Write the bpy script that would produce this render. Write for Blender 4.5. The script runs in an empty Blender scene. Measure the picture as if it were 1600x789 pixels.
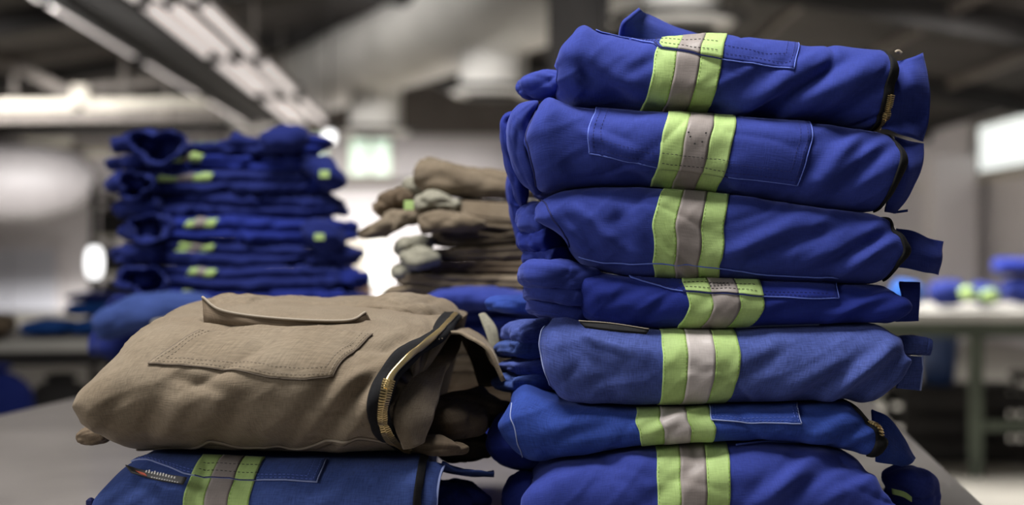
import bpy, math, random
import numpy as np
from mathutils import Vector

C = bpy.context.scene.collection
SC = bpy.context.scene
F, CX, CY, CZ = 2222.0, 800.0, 394.5, 1.15      # focal length in pixels, frame centre, eye height
TABLE_Z = 0.85

# ------------------------------------------------------------------ camera
cam = bpy.data.cameras.new('camera')
cam.sensor_width = 36.0
cam.lens = 36.0 * F / 1600.0
cam.clip_end = 200
cam.dof.use_dof = True
cam.dof.focus_distance = 1.49
cam.dof.aperture_fstop = 2.7
camo = bpy.data.objects.new('camera', cam)
camo.location = (0, 0, CZ)
camo.rotation_euler = (math.pi / 2, 0, 0)
C.objects.link(camo)
SC.camera = camo

# ------------------------------------------------------------------ world, lights, exposure
SC.view_settings.view_transform = 'Standard'
SC.view_settings.look = 'None'
SC.view_settings.gamma = 1.0
SC.view_settings.use_curve_mapping = False
SC.view_settings.exposure = 0.0
w = bpy.data.worlds.new('world')
SC.world = w
w.use_nodes = True
w.node_tree.nodes['Background'].inputs[0].default_value = (0.95, 0.97, 1.0, 1)
w.node_tree.nodes['Background'].inputs[1].default_value = 0.085


def area(name, loc, size, power, rot=(0, 0, 0), col=(1, 0.98, 0.96), size_y=None, spread=180):
    l = bpy.data.lights.new(name, 'AREA')
    l.energy = power
    l.color = col
    l.size = size
    l.spread = math.radians(spread)
    if size_y:
        l.shape = 'RECTANGLE'
        l.size_y = size_y
    o = bpy.data.objects.new(name, l)
    o.location = loc
    o.rotation_euler = rot
    C.objects.link(o)
    return o


# overhead lamp over the near table, then unseen fill lights added out of frame
area('lamp_light_table', (-0.45, 1.15, 3.1), 1.3, 108, (0, 0, 0), size_y=0.7)
area('fill_light_front', (-2.4, 0.2, 2.0), 1.2, 10, (math.radians(72), 0, math.radians(-57)), size_y=0.9, spread=100)  # unseen side fill, added to brighten the stacks' fronts and left ends
area('fill_light_aisle', (1.5, 8.0, 3.6), 3.0, 820, (math.radians(20), math.radians(-32), 0), size_y=3.0)  # added out of view, tilted to brighten the right wall
area('wall_wash_west', (-7.6, 13.5, 3.4), 3.0, 600, (math.radians(68), 0, math.radians(-6)), size_y=1.0, spread=55)  # added wash for the left part of the end wall, no fixture
area('wall_wash_east', (4.6, 10.4, 3.05), 1.6, 680, (math.radians(73), 0, math.radians(22)), size_y=0.6, spread=38)  # added wash aimed at the middle of the end wall, no fixture

area('fill_light_duct', (-4.6, 9.0, 2.9), 1.2, 110, (math.radians(95), 0, math.radians(-24)), size_y=0.4, spread=50)  # added to brighten the duct and its drops, not a fixture

# ------------------------------------------------------------------ helpers
def px(x, y, Y):
    return np.array([(x - CX) / F * Y, Y, CZ + (CY - y) / F * Y])


def tag(o, label=None, cat=None, group=None, kind=None):
    if label: o['label'] = label
    if cat: o['category'] = cat
    if group: o['group'] = group
    if kind: o['kind'] = kind
    return o


def empty(name, loc, label, cat, group=None):
    o = bpy.data.objects.new(name, None)
    o.empty_display_size = 0.05
    o.location = loc
    C.objects.link(o)
    return tag(o, label, cat, group)


def world_loc(o):
    v = np.zeros(3)
    while o is not None:
        v += np.array(o.location)
        o = o.parent
    return v


def mk(name, V, Fc, mat, parent=None, uv=None, smooth=True, kind=None):
    V = np.asarray(V, dtype=np.float64)
    if parent is not None:
        V = V - world_loc(parent)
    me = bpy.data.meshes.new(name)
    me.from_pydata(V.tolist(), [], [tuple(int(i) for i in f) for f in Fc])
    if uv is not None:
        lay = me.uv_layers.new(name='UVMap')
        idx = np.empty(len(me.loops), dtype=np.int32)
        me.loops.foreach_get('vertex_index', idx)
        lay.data.foreach_set('uv', np.asarray(uv, dtype=np.float32)[idx].ravel())
    if smooth:
        me.polygons.foreach_set('use_smooth', [True] * len(me.polygons))
    me.materials.append(mat)
    me.update()
    o = bpy.data.objects.new(name, me)
    C.objects.link(o)
    if parent is not None:
        o.parent = parent
    if kind:
        o['kind'] = kind
    return o


def grid_faces(nu, nv, off=0, closed_v=False, flip=False):
    i, j = np.meshgrid(np.arange(nu - 1), np.arange(nv if closed_v else nv - 1), indexing='ij')
    j2 = (j + 1) % nv
    q = np.stack([i * nv + j, (i + 1) * nv + j, (i + 1) * nv + j2, i * nv + j2], -1).reshape(-1, 4) + off
    if flip:
        q = q[:, ::-1]
    return q.tolist()


# vectorised gradient noise
_rng = np.random.RandomState(7)
_perm = _rng.permutation(256)
_perm = np.concatenate([_perm, _perm, _perm])
_g = _rng.normal(size=(256, 3))
_g /= np.linalg.norm(_g, axis=1)[:, None]


def noise(P):
    P = np.asarray(P)
    i = np.floor(P).astype(int)
    f = P - i
    i &= 255
    w_ = f * f * f * (f * (f * 6 - 15) + 10)
    out = 0
    for a in (0, 1):
        for b in (0, 1):
            for c in (0, 1):
                h = _perm[_perm[_perm[(i[..., 0] + a) & 255] + ((i[..., 1] + b) & 255)] + ((i[..., 2] + c) & 255)]
                g = _g[h]
                d = ((f - np.array([a, b, c])) * g).sum(-1)
                wt = (w_[..., 0] if a else 1 - w_[..., 0]) * (w_[..., 1] if b else 1 - w_[..., 1]) * (w_[..., 2] if c else 1 - w_[..., 2])
                out = out + d * wt
    return out * 1.6


def sstep(a, b, x):
    t = np.clip((x - a) / (b - a), 0, 1)
    return t * t * (3 - 2 * t)


def smooth_curve(pts, soft=9.0):
    """(x, y) points -> function: linear interpolation, softened."""
    pts = sorted(pts)
    xs = np.array([p[0] for p in pts], float)
    ys = np.array([p[1] for p in pts], float)
    span = xs[-1] - xs[0]
    g = np.linspace(xs[0] - 4 * soft, xs[-1] + 4 * soft, 700)
    yy = np.interp(g, xs, ys)
    if soft > 0:
        k = max(1, int(2.5 * soft / (g[1] - g[0])))
        ker = np.exp(-0.5 * (np.arange(-k, k + 1) * (g[1] - g[0]) / soft) ** 2)
        ker /= ker.sum()
        yp = np.concatenate([np.full(k, yy[0]), yy, np.full(k, yy[-1])])
        yy = np.convolve(yp, ker, mode='valid')
    return lambda x: np.interp(x, g, yy)


def catmull(P, n):
    """P (k,3) control points -> n smooth points."""
    P = np.asarray(P, float)
    k = len(P)
    if k == 2:
        s = np.linspace(0, 1, n)[:, None]
        return P[0] * (1 - s) + P[1] * s
    E = np.concatenate([[2 * P[0] - P[1]], P, [2 * P[-1] - P[-2]]])
    s = np.linspace(0, k - 1, n)
    i = np.minimum(s.astype(int), k - 2)
    t = (s - i)[:, None]
    p0, p1, p2, p3 = E[i], E[i + 1], E[i + 2], E[i + 3]
    return 0.5 * (2 * p1 + (p2 - p0) * t + (2 * p0 - 5 * p1 + 4 * p2 - p3) * t ** 2 + (3 * p1 - p0 - 3 * p2 + p3) * t ** 3)


def grid_normals(P, closed_v=False):
    du = np.gradient(P, axis=0)
    if closed_v:
        dv = np.roll(P, -1, 1) - np.roll(P, 1, 1)
    else:
        dv = np.gradient(P, axis=1)
    N = np.cross(du, dv)
    return N / (np.linalg.norm(N, axis=-1, keepdims=True) + 1e-12)


# ------------------------------------------------------------------ materials
def mat_new(name):
    m = bpy.data.materials.new(name)
    m.use_nodes = True
    nt = m.node_tree
    return m, nt, nt.nodes['Principled BSDF']


def fabric(name, col, wear=0.25, weave=0.25, rough=0.85, sheen=0.25, tint=None, bump=0.35, worn=None):
    """woven cloth: mottled fading, thread grain in two directions, soft sheen"""
    m, nt, b = mat_new(name)
    N, L = nt.nodes, nt.links
    uvn = N.new('ShaderNodeUVMap')
    geo = N.new('ShaderNodeTexCoord')

    def thread(sx, sy):
        mp = N.new('ShaderNodeMapping')
        mp.inputs['Scale'].default_value = (sx, sy, 1)
        L.new(uvn.outputs[0], mp.inputs[0])
        n = N.new('ShaderNodeTexNoise')
        n.inputs['Scale'].default_value = 1
        n.inputs['Detail'].default_value = 2
        L.new(mp.outputs[0], n.inputs['Vector'])
        return n.outputs[0]

    a, c = thread(900, 90), thread(90, 900)
    add = N.new('ShaderNodeMath'); add.operation = 'ADD'
    L.new(a, add.inputs[0]); L.new(c, add.inputs[1])
    mott = N.new('ShaderNodeTexNoise')
    mott.inputs['Scale'].default_value = 14
    mott.inputs['Detail'].default_value = 6
    L.new(geo.outputs['Object'], mott.inputs['Vector'])
    mr = N.new('ShaderNodeMapRange')
    mr.inputs[1].default_value = 0.35; mr.inputs[2].default_value = 0.7
    mr.inputs[3].default_value = 0.0; mr.inputs[4].default_value = wear
    L.new(mott.outputs[0], mr.inputs[0])
    mr2 = N.new('ShaderNodeMapRange')
    mr2.inputs[1].default_value = 0.6; mr2.inputs[2].default_value = 1.4
    mr2.inputs[3].default_value = 1 - weave; mr2.inputs[4].default_value = 1 + weave
    L.new(add.outputs[0], mr2.inputs[0])
    mix = N.new('ShaderNodeMix'); mix.data_type = 'RGBA'
    mix.inputs[6].default_value = (*col, 1)
    wc = worn or tuple(min(1, x * 1.5 + 0.03) for x in col)
    mix.inputs[7].default_value = (*wc, 1)
    L.new(mr.outputs[0], mix.inputs[0])
    mul = N.new('ShaderNodeVectorMath'); mul.operation = 'SCALE'
    L.new(mix.outputs[2], mul.inputs[0]); L.new(mr2.outputs[0], mul.inputs[3])
    L.new(mul.outputs[0], b.inputs['Base Color'])
    b.inputs['Roughness'].default_value = rough
    b.inputs['Specular IOR Level'].default_value = 0.15
    b.inputs['Sheen Weight'].default_value = sheen
    b.inputs['Sheen Roughness'].default_value = 0.45
    b.inputs['Sheen Tint'].default_value = (*(tint or wc), 1)
    bp = N.new('ShaderNodeBump')
    bp.inputs['Strength'].default_value = bump
    bp.inputs['Distance'].default_value = 0.0006
    L.new(add.outputs[0], bp.inputs['Height'])
    L.new(bp.outputs[0], b.inputs['Normal'])
    return m


def plain(name, col, rough=0.6, metal=0.0, emit=0.0, emit_col=None, vary=0.15, scale=6.0, bump=0.0):
    m, nt, b = mat_new(name)
    N, L = nt.nodes, nt.links
    tc = N.new('ShaderNodeTexCoord')
    n = N.new('ShaderNodeTexNoise')
    n.inputs['Scale'].default_value = scale
    n.inputs['Detail'].default_value = 5
    L.new(tc.outputs['Object'], n.inputs['Vector'])
    mr = N.new('ShaderNodeMapRange')
    mr.inputs[1].default_value = 0.3; mr.inputs[2].default_value = 0.7
    mr.inputs[3].default_value = 1 - vary; mr.inputs[4].default_value = 1 + vary
    L.new(n.outputs[0], mr.inputs[0])
    mul = N.new('ShaderNodeVectorMath'); mul.operation = 'SCALE'
    mul.inputs[0].default_value = col
    L.new(mr.outputs[0], mul.inputs[3])
    L.new(mul.outputs[0], b.inputs['Base Color'])
    b.inputs['Roughness'].default_value = rough
    b.inputs['Metallic'].default_value = metal
    if emit:
        b.inputs['Emission Color'].default_value = (*(emit_col or col), 1)
        b.inputs['Emission Strength'].default_value = emit
    if bump:
        bp = N.new('ShaderNodeBump')
        bp.inputs['Strength'].default_value = bump
        bp.inputs['Distance'].default_value = 0.002
        L.new(n.outputs[0], bp.inputs['Height'])
        L.new(bp.outputs[0], b.inputs['Normal'])
    return m


BLUE_SHEEN = (0.25, 0.30, 0.8)
M = {}
M['blue'] = fabric('royal_blue_cotton', (0.021, 0.034, 0.195), 0.25, 0.18, sheen=0.35, tint=BLUE_SHEEN, worn=(0.045, 0.065, 0.32))
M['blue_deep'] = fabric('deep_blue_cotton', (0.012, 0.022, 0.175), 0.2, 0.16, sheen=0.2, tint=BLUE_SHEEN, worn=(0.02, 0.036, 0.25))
M['blue_faded'] = fabric('faded_blue_cotton', (0.040, 0.060, 0.215), 0.35, 0.4, sheen=0.3, tint=(0.3, 0.35, 0.8), worn=(0.085, 0.12, 0.36), bump=0.5)
M['blue_mid'] = fabric('washed_blue_cotton', (0.018, 0.042, 0.21), 0.35, 0.3, sheen=0.25, tint=(0.2, 0.27, 0.75), worn=(0.04, 0.08, 0.36))
M['denim'] = fabric('worn_navy_cotton', (0.036, 0.062, 0.20), 0.4, 0.35, sheen=0.25, tint=(0.25, 0.32, 0.7), worn=(0.05, 0.085, 0.28), bump=0.5)
M['blue_shaded'] = fabric('royal_cotton_shaded', (0.011, 0.018, 0.115), 0.2, 0.16, sheen=0.3, tint=BLUE_SHEEN, worn=(0.018, 0.030, 0.17))  # blue cloth copy, darkened to carry the back stack's shadows
M['navy'] = fabric('navy_cotton', (0.008, 0.016, 0.12), 0.3, 0.2, sheen=0.15, tint=BLUE_SHEEN)
M['azure'] = fabric('azure_cotton', (0.008, 0.06, 0.26), 0.3, 0.2, sheen=0.2, tint=(0.1, 0.3, 0.8))
M['brown'] = fabric('khaki_brown_twill', (0.142, 0.110, 0.075), 0.5, 0.3, sheen=0.3, tint=(0.6, 0.52, 0.42), worn=(0.205, 0.17, 0.125), bump=0.6)
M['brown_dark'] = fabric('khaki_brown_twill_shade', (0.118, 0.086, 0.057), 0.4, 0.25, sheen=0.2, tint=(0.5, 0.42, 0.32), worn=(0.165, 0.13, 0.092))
M['olive'] = fabric('grey_olive_twill', (0.21, 0.20, 0.155), 0.4, 0.25, sheen=0.2, tint=(0.6, 0.58, 0.5))
M['lime'] = fabric('lime_tape', (0.33, 0.46, 0.16), 0.25, 0.14, rough=0.6, sheen=0.1, tint=(0.7, 0.8, 0.5), worn=(0.39, 0.50, 0.24), bump=0.25)
M['silver'] = fabric('silver_tape', (0.235, 0.205, 0.19), 0.35, 0.10, rough=0.42, sheen=0.0, worn=(0.31, 0.28, 0.26), bump=0.2)
M['silver_bright'] = fabric('bright_silver_tape', (0.42, 0.38, 0.36), 0.45, 0.10, rough=0.35, sheen=0.0, worn=(0.55, 0.5, 0.48), bump=0.2)
M['zip_tape'] = fabric('black_zip_tape', (0.006, 0.006, 0.007), 0.2, 0.3, sheen=0.1, tint=(0.1, 0.1, 0.1))
M['gold'] = plain('brass_zip', (0.62, 0.47, 0.22), 0.32, 0.9)
M['thread_light'] = plain('pale_blue_thread', (0.10, 0.15, 0.52), 0.8)
M['thread_faded'] = plain('whitish_blue_thread', (0.24, 0.29, 0.52), 0.8)
M['thread_dark'] = plain('navy_thread', (0.004, 0.008, 0.09), 0.8)
M['thread_brown'] = plain('tan_thread', (0.24, 0.20, 0.15), 0.8)
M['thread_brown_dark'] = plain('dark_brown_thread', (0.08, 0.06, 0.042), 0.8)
M['black'] = plain('black_label', (0.012, 0.011, 0.011), 0.6)
M['print_white'] = plain('white_print', (0.6, 0.58, 0.55), 0.7)
M['print_red'] = plain('red_print', (0.35, 0.06, 0.03), 0.7)
M['print_dark'] = plain('dark_print', (0.03, 0.028, 0.026), 0.7)

# ------------------------------------------------------------------ folded garments
class Body:
    """A folded garment: a loft with a rounded front fold and flat top and underside running back."""
    VB, VT = 0.2, 0.8

    def __init__(s, root, mat, Y0, top, bot, left, right, r=0.045, n=2.5, D=0.27, el=0.035, er=0.015, kl=0.45, kr=0.8,
                 sl=0.0, sr=0.0, wr=(), seed=0, amp=0.002, under=None, rise=0.0, topfree=0.0, nu=150, nn=56, soft=7.0,
                 pl=0.03, pr=0.01, name='folded_body', auto=5, fold=0.0036, wk=1.5, gap=0.0024, groove=0.0):
        s.Y0, s.r, s.n = Y0, r, n
        Yr = Y0 + 0.35 * r
        s.Yr = Yr
        U = np.linspace(0, 1, nu)
        U = 0.65 * U + 0.35 * (0.5 - 0.5 * np.cos(np.pi * U))
        Vv = np.concatenate([np.linspace(0, s.VB, 9)[:-1], np.linspace(s.VB, s.VT, nn), np.linspace(s.VT, 1, 15)[1:]])
        s.U, s.V = U, Vv
        a = np.clip((Vv - s.VB) / (s.VT - s.VB), 0, 1) * np.pi - np.pi / 2
        cs, sn = np.maximum(np.cos(a), 0), np.sin(a)
        t = 0.5 + 0.5 * np.sign(sn) * np.abs(sn) ** (2 / n)
        yo = r * (1 - cs ** (2 / n))
        yo = np.where(Vv < s.VB, r + (s.VB - Vv) / s.VB * (D - r), yo)
        yo = np.where(Vv > s.VT, r + (Vv - s.VT) / (1 - s.VT) * (D - r), yo)
        xw = lambda p: (p - CX) / F * Yr
        lt = smooth_curve(left, 0.06) if len(left) > 1 else (lambda q: np.full_like(q, left[0][1]))
        rt = smooth_curve(right, 0.06) if len(right) > 1 else (lambda q: np.full_like(q, right[0][1]))
        tf, bf = smooth_curve(top, soft), smooth_curve(bot, soft)
        zt = lambda x: CZ + (CY - tf(x / Yr * F + CX)) / F * Yr
        zb = lambda x: CZ + (CY - bf(x / Yr * F + CX)) / F * Yr
        UU, TT = np.meshgrid(U, t, indexing='ij')
        YO = np.broadcast_to(yo, UU.shape).copy()
        XL = xw(lt(t))[None, :] + sl * YO
        XR = xw(rt(t))[None, :] + sr * YO
        X = XL + (XR - XL) * UU
        W = float(np.mean(XR - XL))
        s.W = W
        dl, dr = UU * W, (1 - UU) * W
        fl = np.sqrt(np.clip(1 - (1 - np.minimum(dl / el, 1)) ** 2, 0, 1))
        fr = np.sqrt(np.clip(1 - (1 - np.minimum(dr / er, 1)) ** 2, 0, 1))
        T2 = 0.5 + (TT - 0.5) * (kl + (1 - kl) * fl) * (kr + (1 - kr) * fr)
        YY = YO + (1 - fl) * pl + (1 - fr) * pr
        ZT, ZB = zt(X), zb(X)
        s.xrange = (float(XL.min()), float(XR.max()))
        ZT = ZT + rise * sstep(0, D, YO)
        if under is not None:
            if isinstance(under, Body):
                ct = under.ztop(X, Y0 + YY) + gap
                lo, hi = under.xrange
                inr = sstep(lo - 0.01, lo + 0.03, X) * (1 - sstep(hi - 0.03, hi + 0.01, X))
            else:
                ct, inr = np.full_like(X, under + 0.002), np.ones_like(X)
            k = sstep(0.15 * r, 0.95 * r, YO) * inr
            ZB = ZB * (1 - k) + ct * k
            ZB = np.where(inr > 0.5, np.maximum(ZB, np.minimum(ct, ZB + 0.03)), ZB)
            ZT = np.maximum(ZT, ZB + 0.008)
        s._zt = (zt, rise, D, Y0)
        Z = ZB + (ZT - ZB) * T2
        P = np.stack([X, Y0 + YY, Z], -1)
        N = grid_normals(P)
        # make normals point outwards (front normal towards -y)
        if N[nu // 2, 8 + nn // 2, 1] > 0:
            N = -N
            s.flip = False
        else:
            s.flip = True
        wf = np.where(Vv < s.VB, 0, np.where(Vv > s.VT, topfree, 1.0))
        edge = sstep(s.VB, s.VB + 0.12, Vv) * (1 - (1 - topfree) * sstep(s.VT - 0.12, s.VT, Vv))
        wf = (wf * edge)[None, :] * np.ones_like(UU)
        rs = np.random.RandomState(seed)
        o3 = rs.uniform(0, 90, 3)
        n1 = noise(P * np.array([11, 11, 16]) + o3)
        n2 = noise(P * np.array([30, 30, 46]) + o3 + 17)
        # soft diagonal creases
        q = P @ np.array([[0.8, 0, 0.6], [0, 1, 0], [-0.6, 0, 0.8]]).T
        n3 = 1 - np.abs(noise(q * np.array([9, 20, 34]) + o3 + 31)) * 2
        n3 = np.clip(n3, 0, 1) ** 3
        d = amp * (1.5 * n1 + 0.5 * n2 + 0.5 * n3)
        # cloth folds: long smooth humps with pinched valleys, in two slanting directions
        wx, wz = P[..., 0] + 0.02 * noise(P * 9 + o3 + 3), P[..., 2] + 0.02 * noise(P * 9 + o3 + 9)
        for ang, fa, fb, ph, k_ in ((0.62, 5.0, 21.0, 11, 1.0), (-0.35, 5.0, 17.0, 23, 0.6)):
            al_, ac_ = wx * math.cos(ang) + wz * math.sin(ang), -wx * math.sin(ang) + wz * math.cos(ang)
            nz = noise(np.stack([al_ * fa, P[..., 1] * 6, ac_ * fb], -1) * (1.45 / Y0) ** 0.5 + o3 + ph)
            msk = sstep(-0.25, 0.35, noise(P * 7 + o3 + ph * 2))
            d = d + fold * k_ * msk * (1.1 * nz - 0.9 * np.clip(1 - np.abs(nz) * 4, 0, 1) ** 2 + 0.2)
        ppx = P[..., 0] / P[..., 1] * F + CX
        ppy = CY - (P[..., 2] - CZ) / P[..., 1] * F
        if groove:
            gl = 0.5 + 0.16 * noise(np.stack([P[..., 0] * 9, P[..., 0] * 0 + seed, P[..., 0] * 0 + 0.5], -1))
            d = d - groove * np.exp(-((TT - gl) / 0.11) ** 2)
        wrs = list(wr)
        x0, x1 = xw(0), 0
        for k in range(auto):
            cu, ct_ = rs.uniform(0.1, 0.95), rs.uniform(0.2, 0.8)
            i, j = int(cu * (nu - 1)), int(8 + ct_ * (nn - 1))
            ang = rs.uniform(0.2, 0.9) * (1 if rs.rand() < 0.7 else -1)
            Lp = rs.uniform(30, 75) * 1.45 / Y0
            wrs.append((ppx[i, j] - Lp * math.cos(ang), ppy[i, j] + Lp * math.sin(ang), ppx[i, j] + Lp * math.cos(ang), ppy[i, j] - Lp * math.sin(ang),
                        rs.uniform(7, 13) * 1.45 / Y0, rs.uniform(-2.0, 2.2) * amp / 0.002))
        for (ax, ay, bx, by, wd, am) in wrs:
            dx, dy = bx - ax, by - ay
            Ln = math.hypot(dx, dy)
            al = ((ppx - ax) * dx + (ppy - ay) * dy) / Ln / Ln
            ac = ((ppx - ax) * dy - (ppy - ay) * dx) / Ln
            tap = sstep(-0.25, 0.25, al) * (1 - sstep(0.75, 1.25, al))
            g = np.exp(-(ac / wd) ** 2) - 0.55 * np.exp(-((ac - 1.5 * wd) / (1.1 * wd)) ** 2)
            d = d + wk * am * 0.001 * g * tap * (YO < 2.2 * r)
        P = P + N * (d * wf)[..., None]
        if topfree == 0.0:
            P[..., 2] = np.minimum(P[..., 2], ZT - 0.0002)
        if under is not None:
            P[..., 2] = np.where(inr > 0.02, np.maximum(P[..., 2], np.minimum(ct, Z + 0.02)), P[..., 2])
        s.P = P
        Nn = grid_normals(P)
        s.N = -Nn if s.flip is False else Nn
        if s.N[nu // 2, 8 + nn // 2, 1] > 0:
            s.N = -s.N
        s.ppx = P[..., 0] / P[..., 1] * F + CX
        s.ppy = CY - (P[..., 2] - CZ) / P[..., 1] * F
        view = P - np.array([0, 0, CZ])
        s.vis = ((s.N * view).sum(-1) < 0) & (Vv >= s.VB - 0.02)[None, :]
        # mesh with closed ends and closed back
        nv = len(Vv)
        verts = P.reshape(-1, 3)
        al = np.concatenate([[0], np.cumsum(np.linalg.norm(np.diff(P[nu // 2], axis=0), axis=1))])
        uv = np.stack(np.broadcast_arrays(U[:, None] * W, al[None, :]), -1).reshape(-1, 2) + rs.uniform(0, 5, 2)
        faces = grid_faces(nu, nv, flip=s.flip)
        c0, c1 = P[0].mean(0) + [0.004, 0, 0], P[-1].mean(0) - [0.004, 0, 0]
        verts = np.concatenate([verts, [c0, c1]])
        uv = np.concatenate([uv, uv[:2]])
        b = nu * nv
        for j in range(nv - 1):
            faces.append((j, j + 1, b) if s.flip else (j + 1, j, b))
            k = (nu - 1) * nv + j
            faces.append((k + 1, k, b + 1) if s.flip else (k, k + 1, b + 1))
        faces.append((0, b, nv - 1)); faces.append(((nu - 1) * nv, (nu - 1) * nv + nv - 1, b + 1))
        for i in range(nu - 1):
            faces.append((i * nv, (i + 1) * nv, (i + 1) * nv + nv - 1, i * nv + nv - 1))
        s.root = root
        s.ob = mk(name, verts, faces, mat, root, uv)

    def ztop(s, X, Y):
        zt, rise, D, Y0 = s._zt
        return zt(X) + rise * sstep(0, D, Y - Y0)

    def at(s, u, v, h=0.0):
        u, v = np.clip(u, 0, 1), np.clip(v, 0, 1)
        fi = np.interp(u, s.U, np.arange(len(s.U)))
        fj = np.interp(v, s.V, np.arange(len(s.V)))
        i, j = np.minimum(fi.astype(int), len(s.U) - 2), np.minimum(fj.astype(int), len(s.V) - 2)
        a, b = (fi - i)[..., None], (fj - j)[..., None]

        def bl(G):
            return (G[i, j] * (1 - a) + G[i + 1, j] * a) * (1 - b) + (G[i, j + 1] * (1 - a) + G[i + 1, j + 1] * a) * b
        n = bl(s.N)
        n /= np.linalg.norm(n, axis=-1, keepdims=True) + 1e-9
        return bl(s.P) + n * np.asarray(h)[..., None]

    def find(s, x, y):
        d = (s.ppx - x) ** 2 + (s.ppy - y) ** 2 + np.where(s.vis, 0, 4e3)
        i, j = np.unravel_index(np.argmin(d), d.shape)
        u, v = s.U[i], s.V[j]
        if 1 < i < len(s.U) - 2 and 1 < j < len(s.V) - 2:
            A = np.array([[(s.ppx[i + 1, j] - s.ppx[i - 1, j]) / (s.U[i + 1] - s.U[i - 1]), (s.ppx[i, j + 1] - s.ppx[i, j - 1]) / (s.V[j + 1] - s.V[j - 1])],
                          [(s.ppy[i + 1, j] - s.ppy[i - 1, j]) / (s.U[i + 1] - s.U[i - 1]), (s.ppy[i, j + 1] - s.ppy[i, j - 1]) / (s.V[j + 1] - s.V[j - 1])]])
            if abs(np.linalg.det(A)) > 1e2:
                q = np.linalg.solve(A, [x - s.ppx[i, j], y - s.ppy[i, j]])
                u += float(np.clip(q[0], -0.01, 0.01)); v += float(np.clip(q[1], -0.012, 0.012))
        return float(u), float(v)


def patch(B, name, uf, vf, mat, parent, h=0.0012, ns=24, nw=30):
    """cloth laid on a garment: uf, vf map (s, w) in the unit square to the garment's surface"""
    s = np.concatenate([[0], np.linspace(0, 1, ns), [1]])
    w_ = np.concatenate([[0], np.linspace(0, 1, nw), [1]])
    S, Wd = np.meshgrid(s, w_, indexing='ij')
    H = np.full(S.shape, h)
    H[0], H[-1], H[:, 0], H[:, -1] = -0.0012, -0.0012, -0.0012, -0.0012
    P = B.at(uf(S, Wd), vf(S, Wd), H)
    if h > 0.0002:
        uvv = np.stack([uf(S, Wd) * B.W, vf(S, Wd) * 0.22], -1).reshape(-1, 2) + (1.7, 0.4)
    return mk(name, P.reshape(-1, 3), grid_faces(len(s), len(w_), flip=True), mat, parent, uvv)


def tube_along(B, name, uvs, mat, parent, rad=0.0008, h=0.001, n=60, kind=None, wob=0.0):
    Q = catmull([(a, b, 0) for a, b in uvs], n) if len(uvs) > 2 else np.linspace((*uvs[0], 0), (*uvs[1], 0), n)
    P = B.at(Q[:, 0], Q[:, 1], np.full(n, h))
    return tube(name, P, rad, mat, parent, kind=kind)


def tube(name, P, rad, mat, parent=None, sides=6, kind=None, cap=True, uvscale=1.0):
    P = np.asarray(P, float)
    n = len(P)
    T = np.gradient(P, axis=0)
    T /= np.linalg.norm(T, axis=1)[:, None] + 1e-12
    up = np.array([0.03, -1, 0.05]) if abs(T[:, 1]).mean() < 0.8 else np.array([0, 0.05, 1])
    A = np.cross(T, up); A /= np.linalg.norm(A, axis=1)[:, None] + 1e-12
    Bn = np.cross(A, T)
    th = np.linspace(0, 2 * np.pi, sides, endpoint=False)
    rad = np.broadcast_to(rad, (n,))
    V = P[:, None, :] + rad[:, None, None] * (np.cos(th)[None, :, None] * A[:, None, :] + np.sin(th)[None, :, None] * Bn[:, None, :])
    faces = grid_faces(n, sides, closed_v=True)
    faces.append(tuple(range(sides)))
    faces.append(tuple((n - 1) * sides + k for k in range(sides))[::-1])
    return mk(name, V.reshape(-1, 3), faces, mat, parent, kind=kind)


def dashes(B, uvs, mat, parent, h=0.0016, dash=0.0026, gap=0.0019, wd=0.00055, name='stitching'):
    """stitches: small raised bars along a line on the garment"""
    V, Fc = [], []
    for line in uvs:
        Q = np.array(line, float)
        Pd = B.at(np.interp(np.linspace(0, len(Q) - 1, 200), range(len(Q)), Q[:, 0]), np.interp(np.linspace(0, len(Q) - 1, 200), range(len(Q)), Q[:, 1]), np.full(200, h))
        L = np.concatenate([[0], np.cumsum(np.linalg.norm(np.diff(Pd, axis=0), axis=1))])
        d = 0.001
        while d + dash < L[-1]:
            a = np.array([np.interp(d, L, Pd[:, k]) for k in range(3)])
            b = np.array([np.interp(d + dash, L, Pd[:, k]) for k in range(3)])
            t = (b - a) / (np.linalg.norm(b - a) + 1e-9)
            sd = np.cross(t, [0, 1, 0.2]); sd /= np.linalg.norm(sd) + 1e-9
            nn = np.cross(sd, t)
            if nn[1] > 0: nn = -nn
            o = len(V)
            for p, f in ((a, 0.35), (a + t * dash * 0.3, 1), (b - t * dash * 0.3, 1), (b, 0.35)):
                V += [p + sd * wd / 2, p + nn * wd * 0.6 * f, p - sd * wd / 2]
            for k in range(3):
                q = o + 3 * k
                Fc += [(q, q + 3, q + 4, q + 1), (q + 1, q + 4, q + 5, q + 2)]
            d += dash + gap
    if V:
        return mk(name, V, Fc, mat, parent, kind='stuff')


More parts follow.
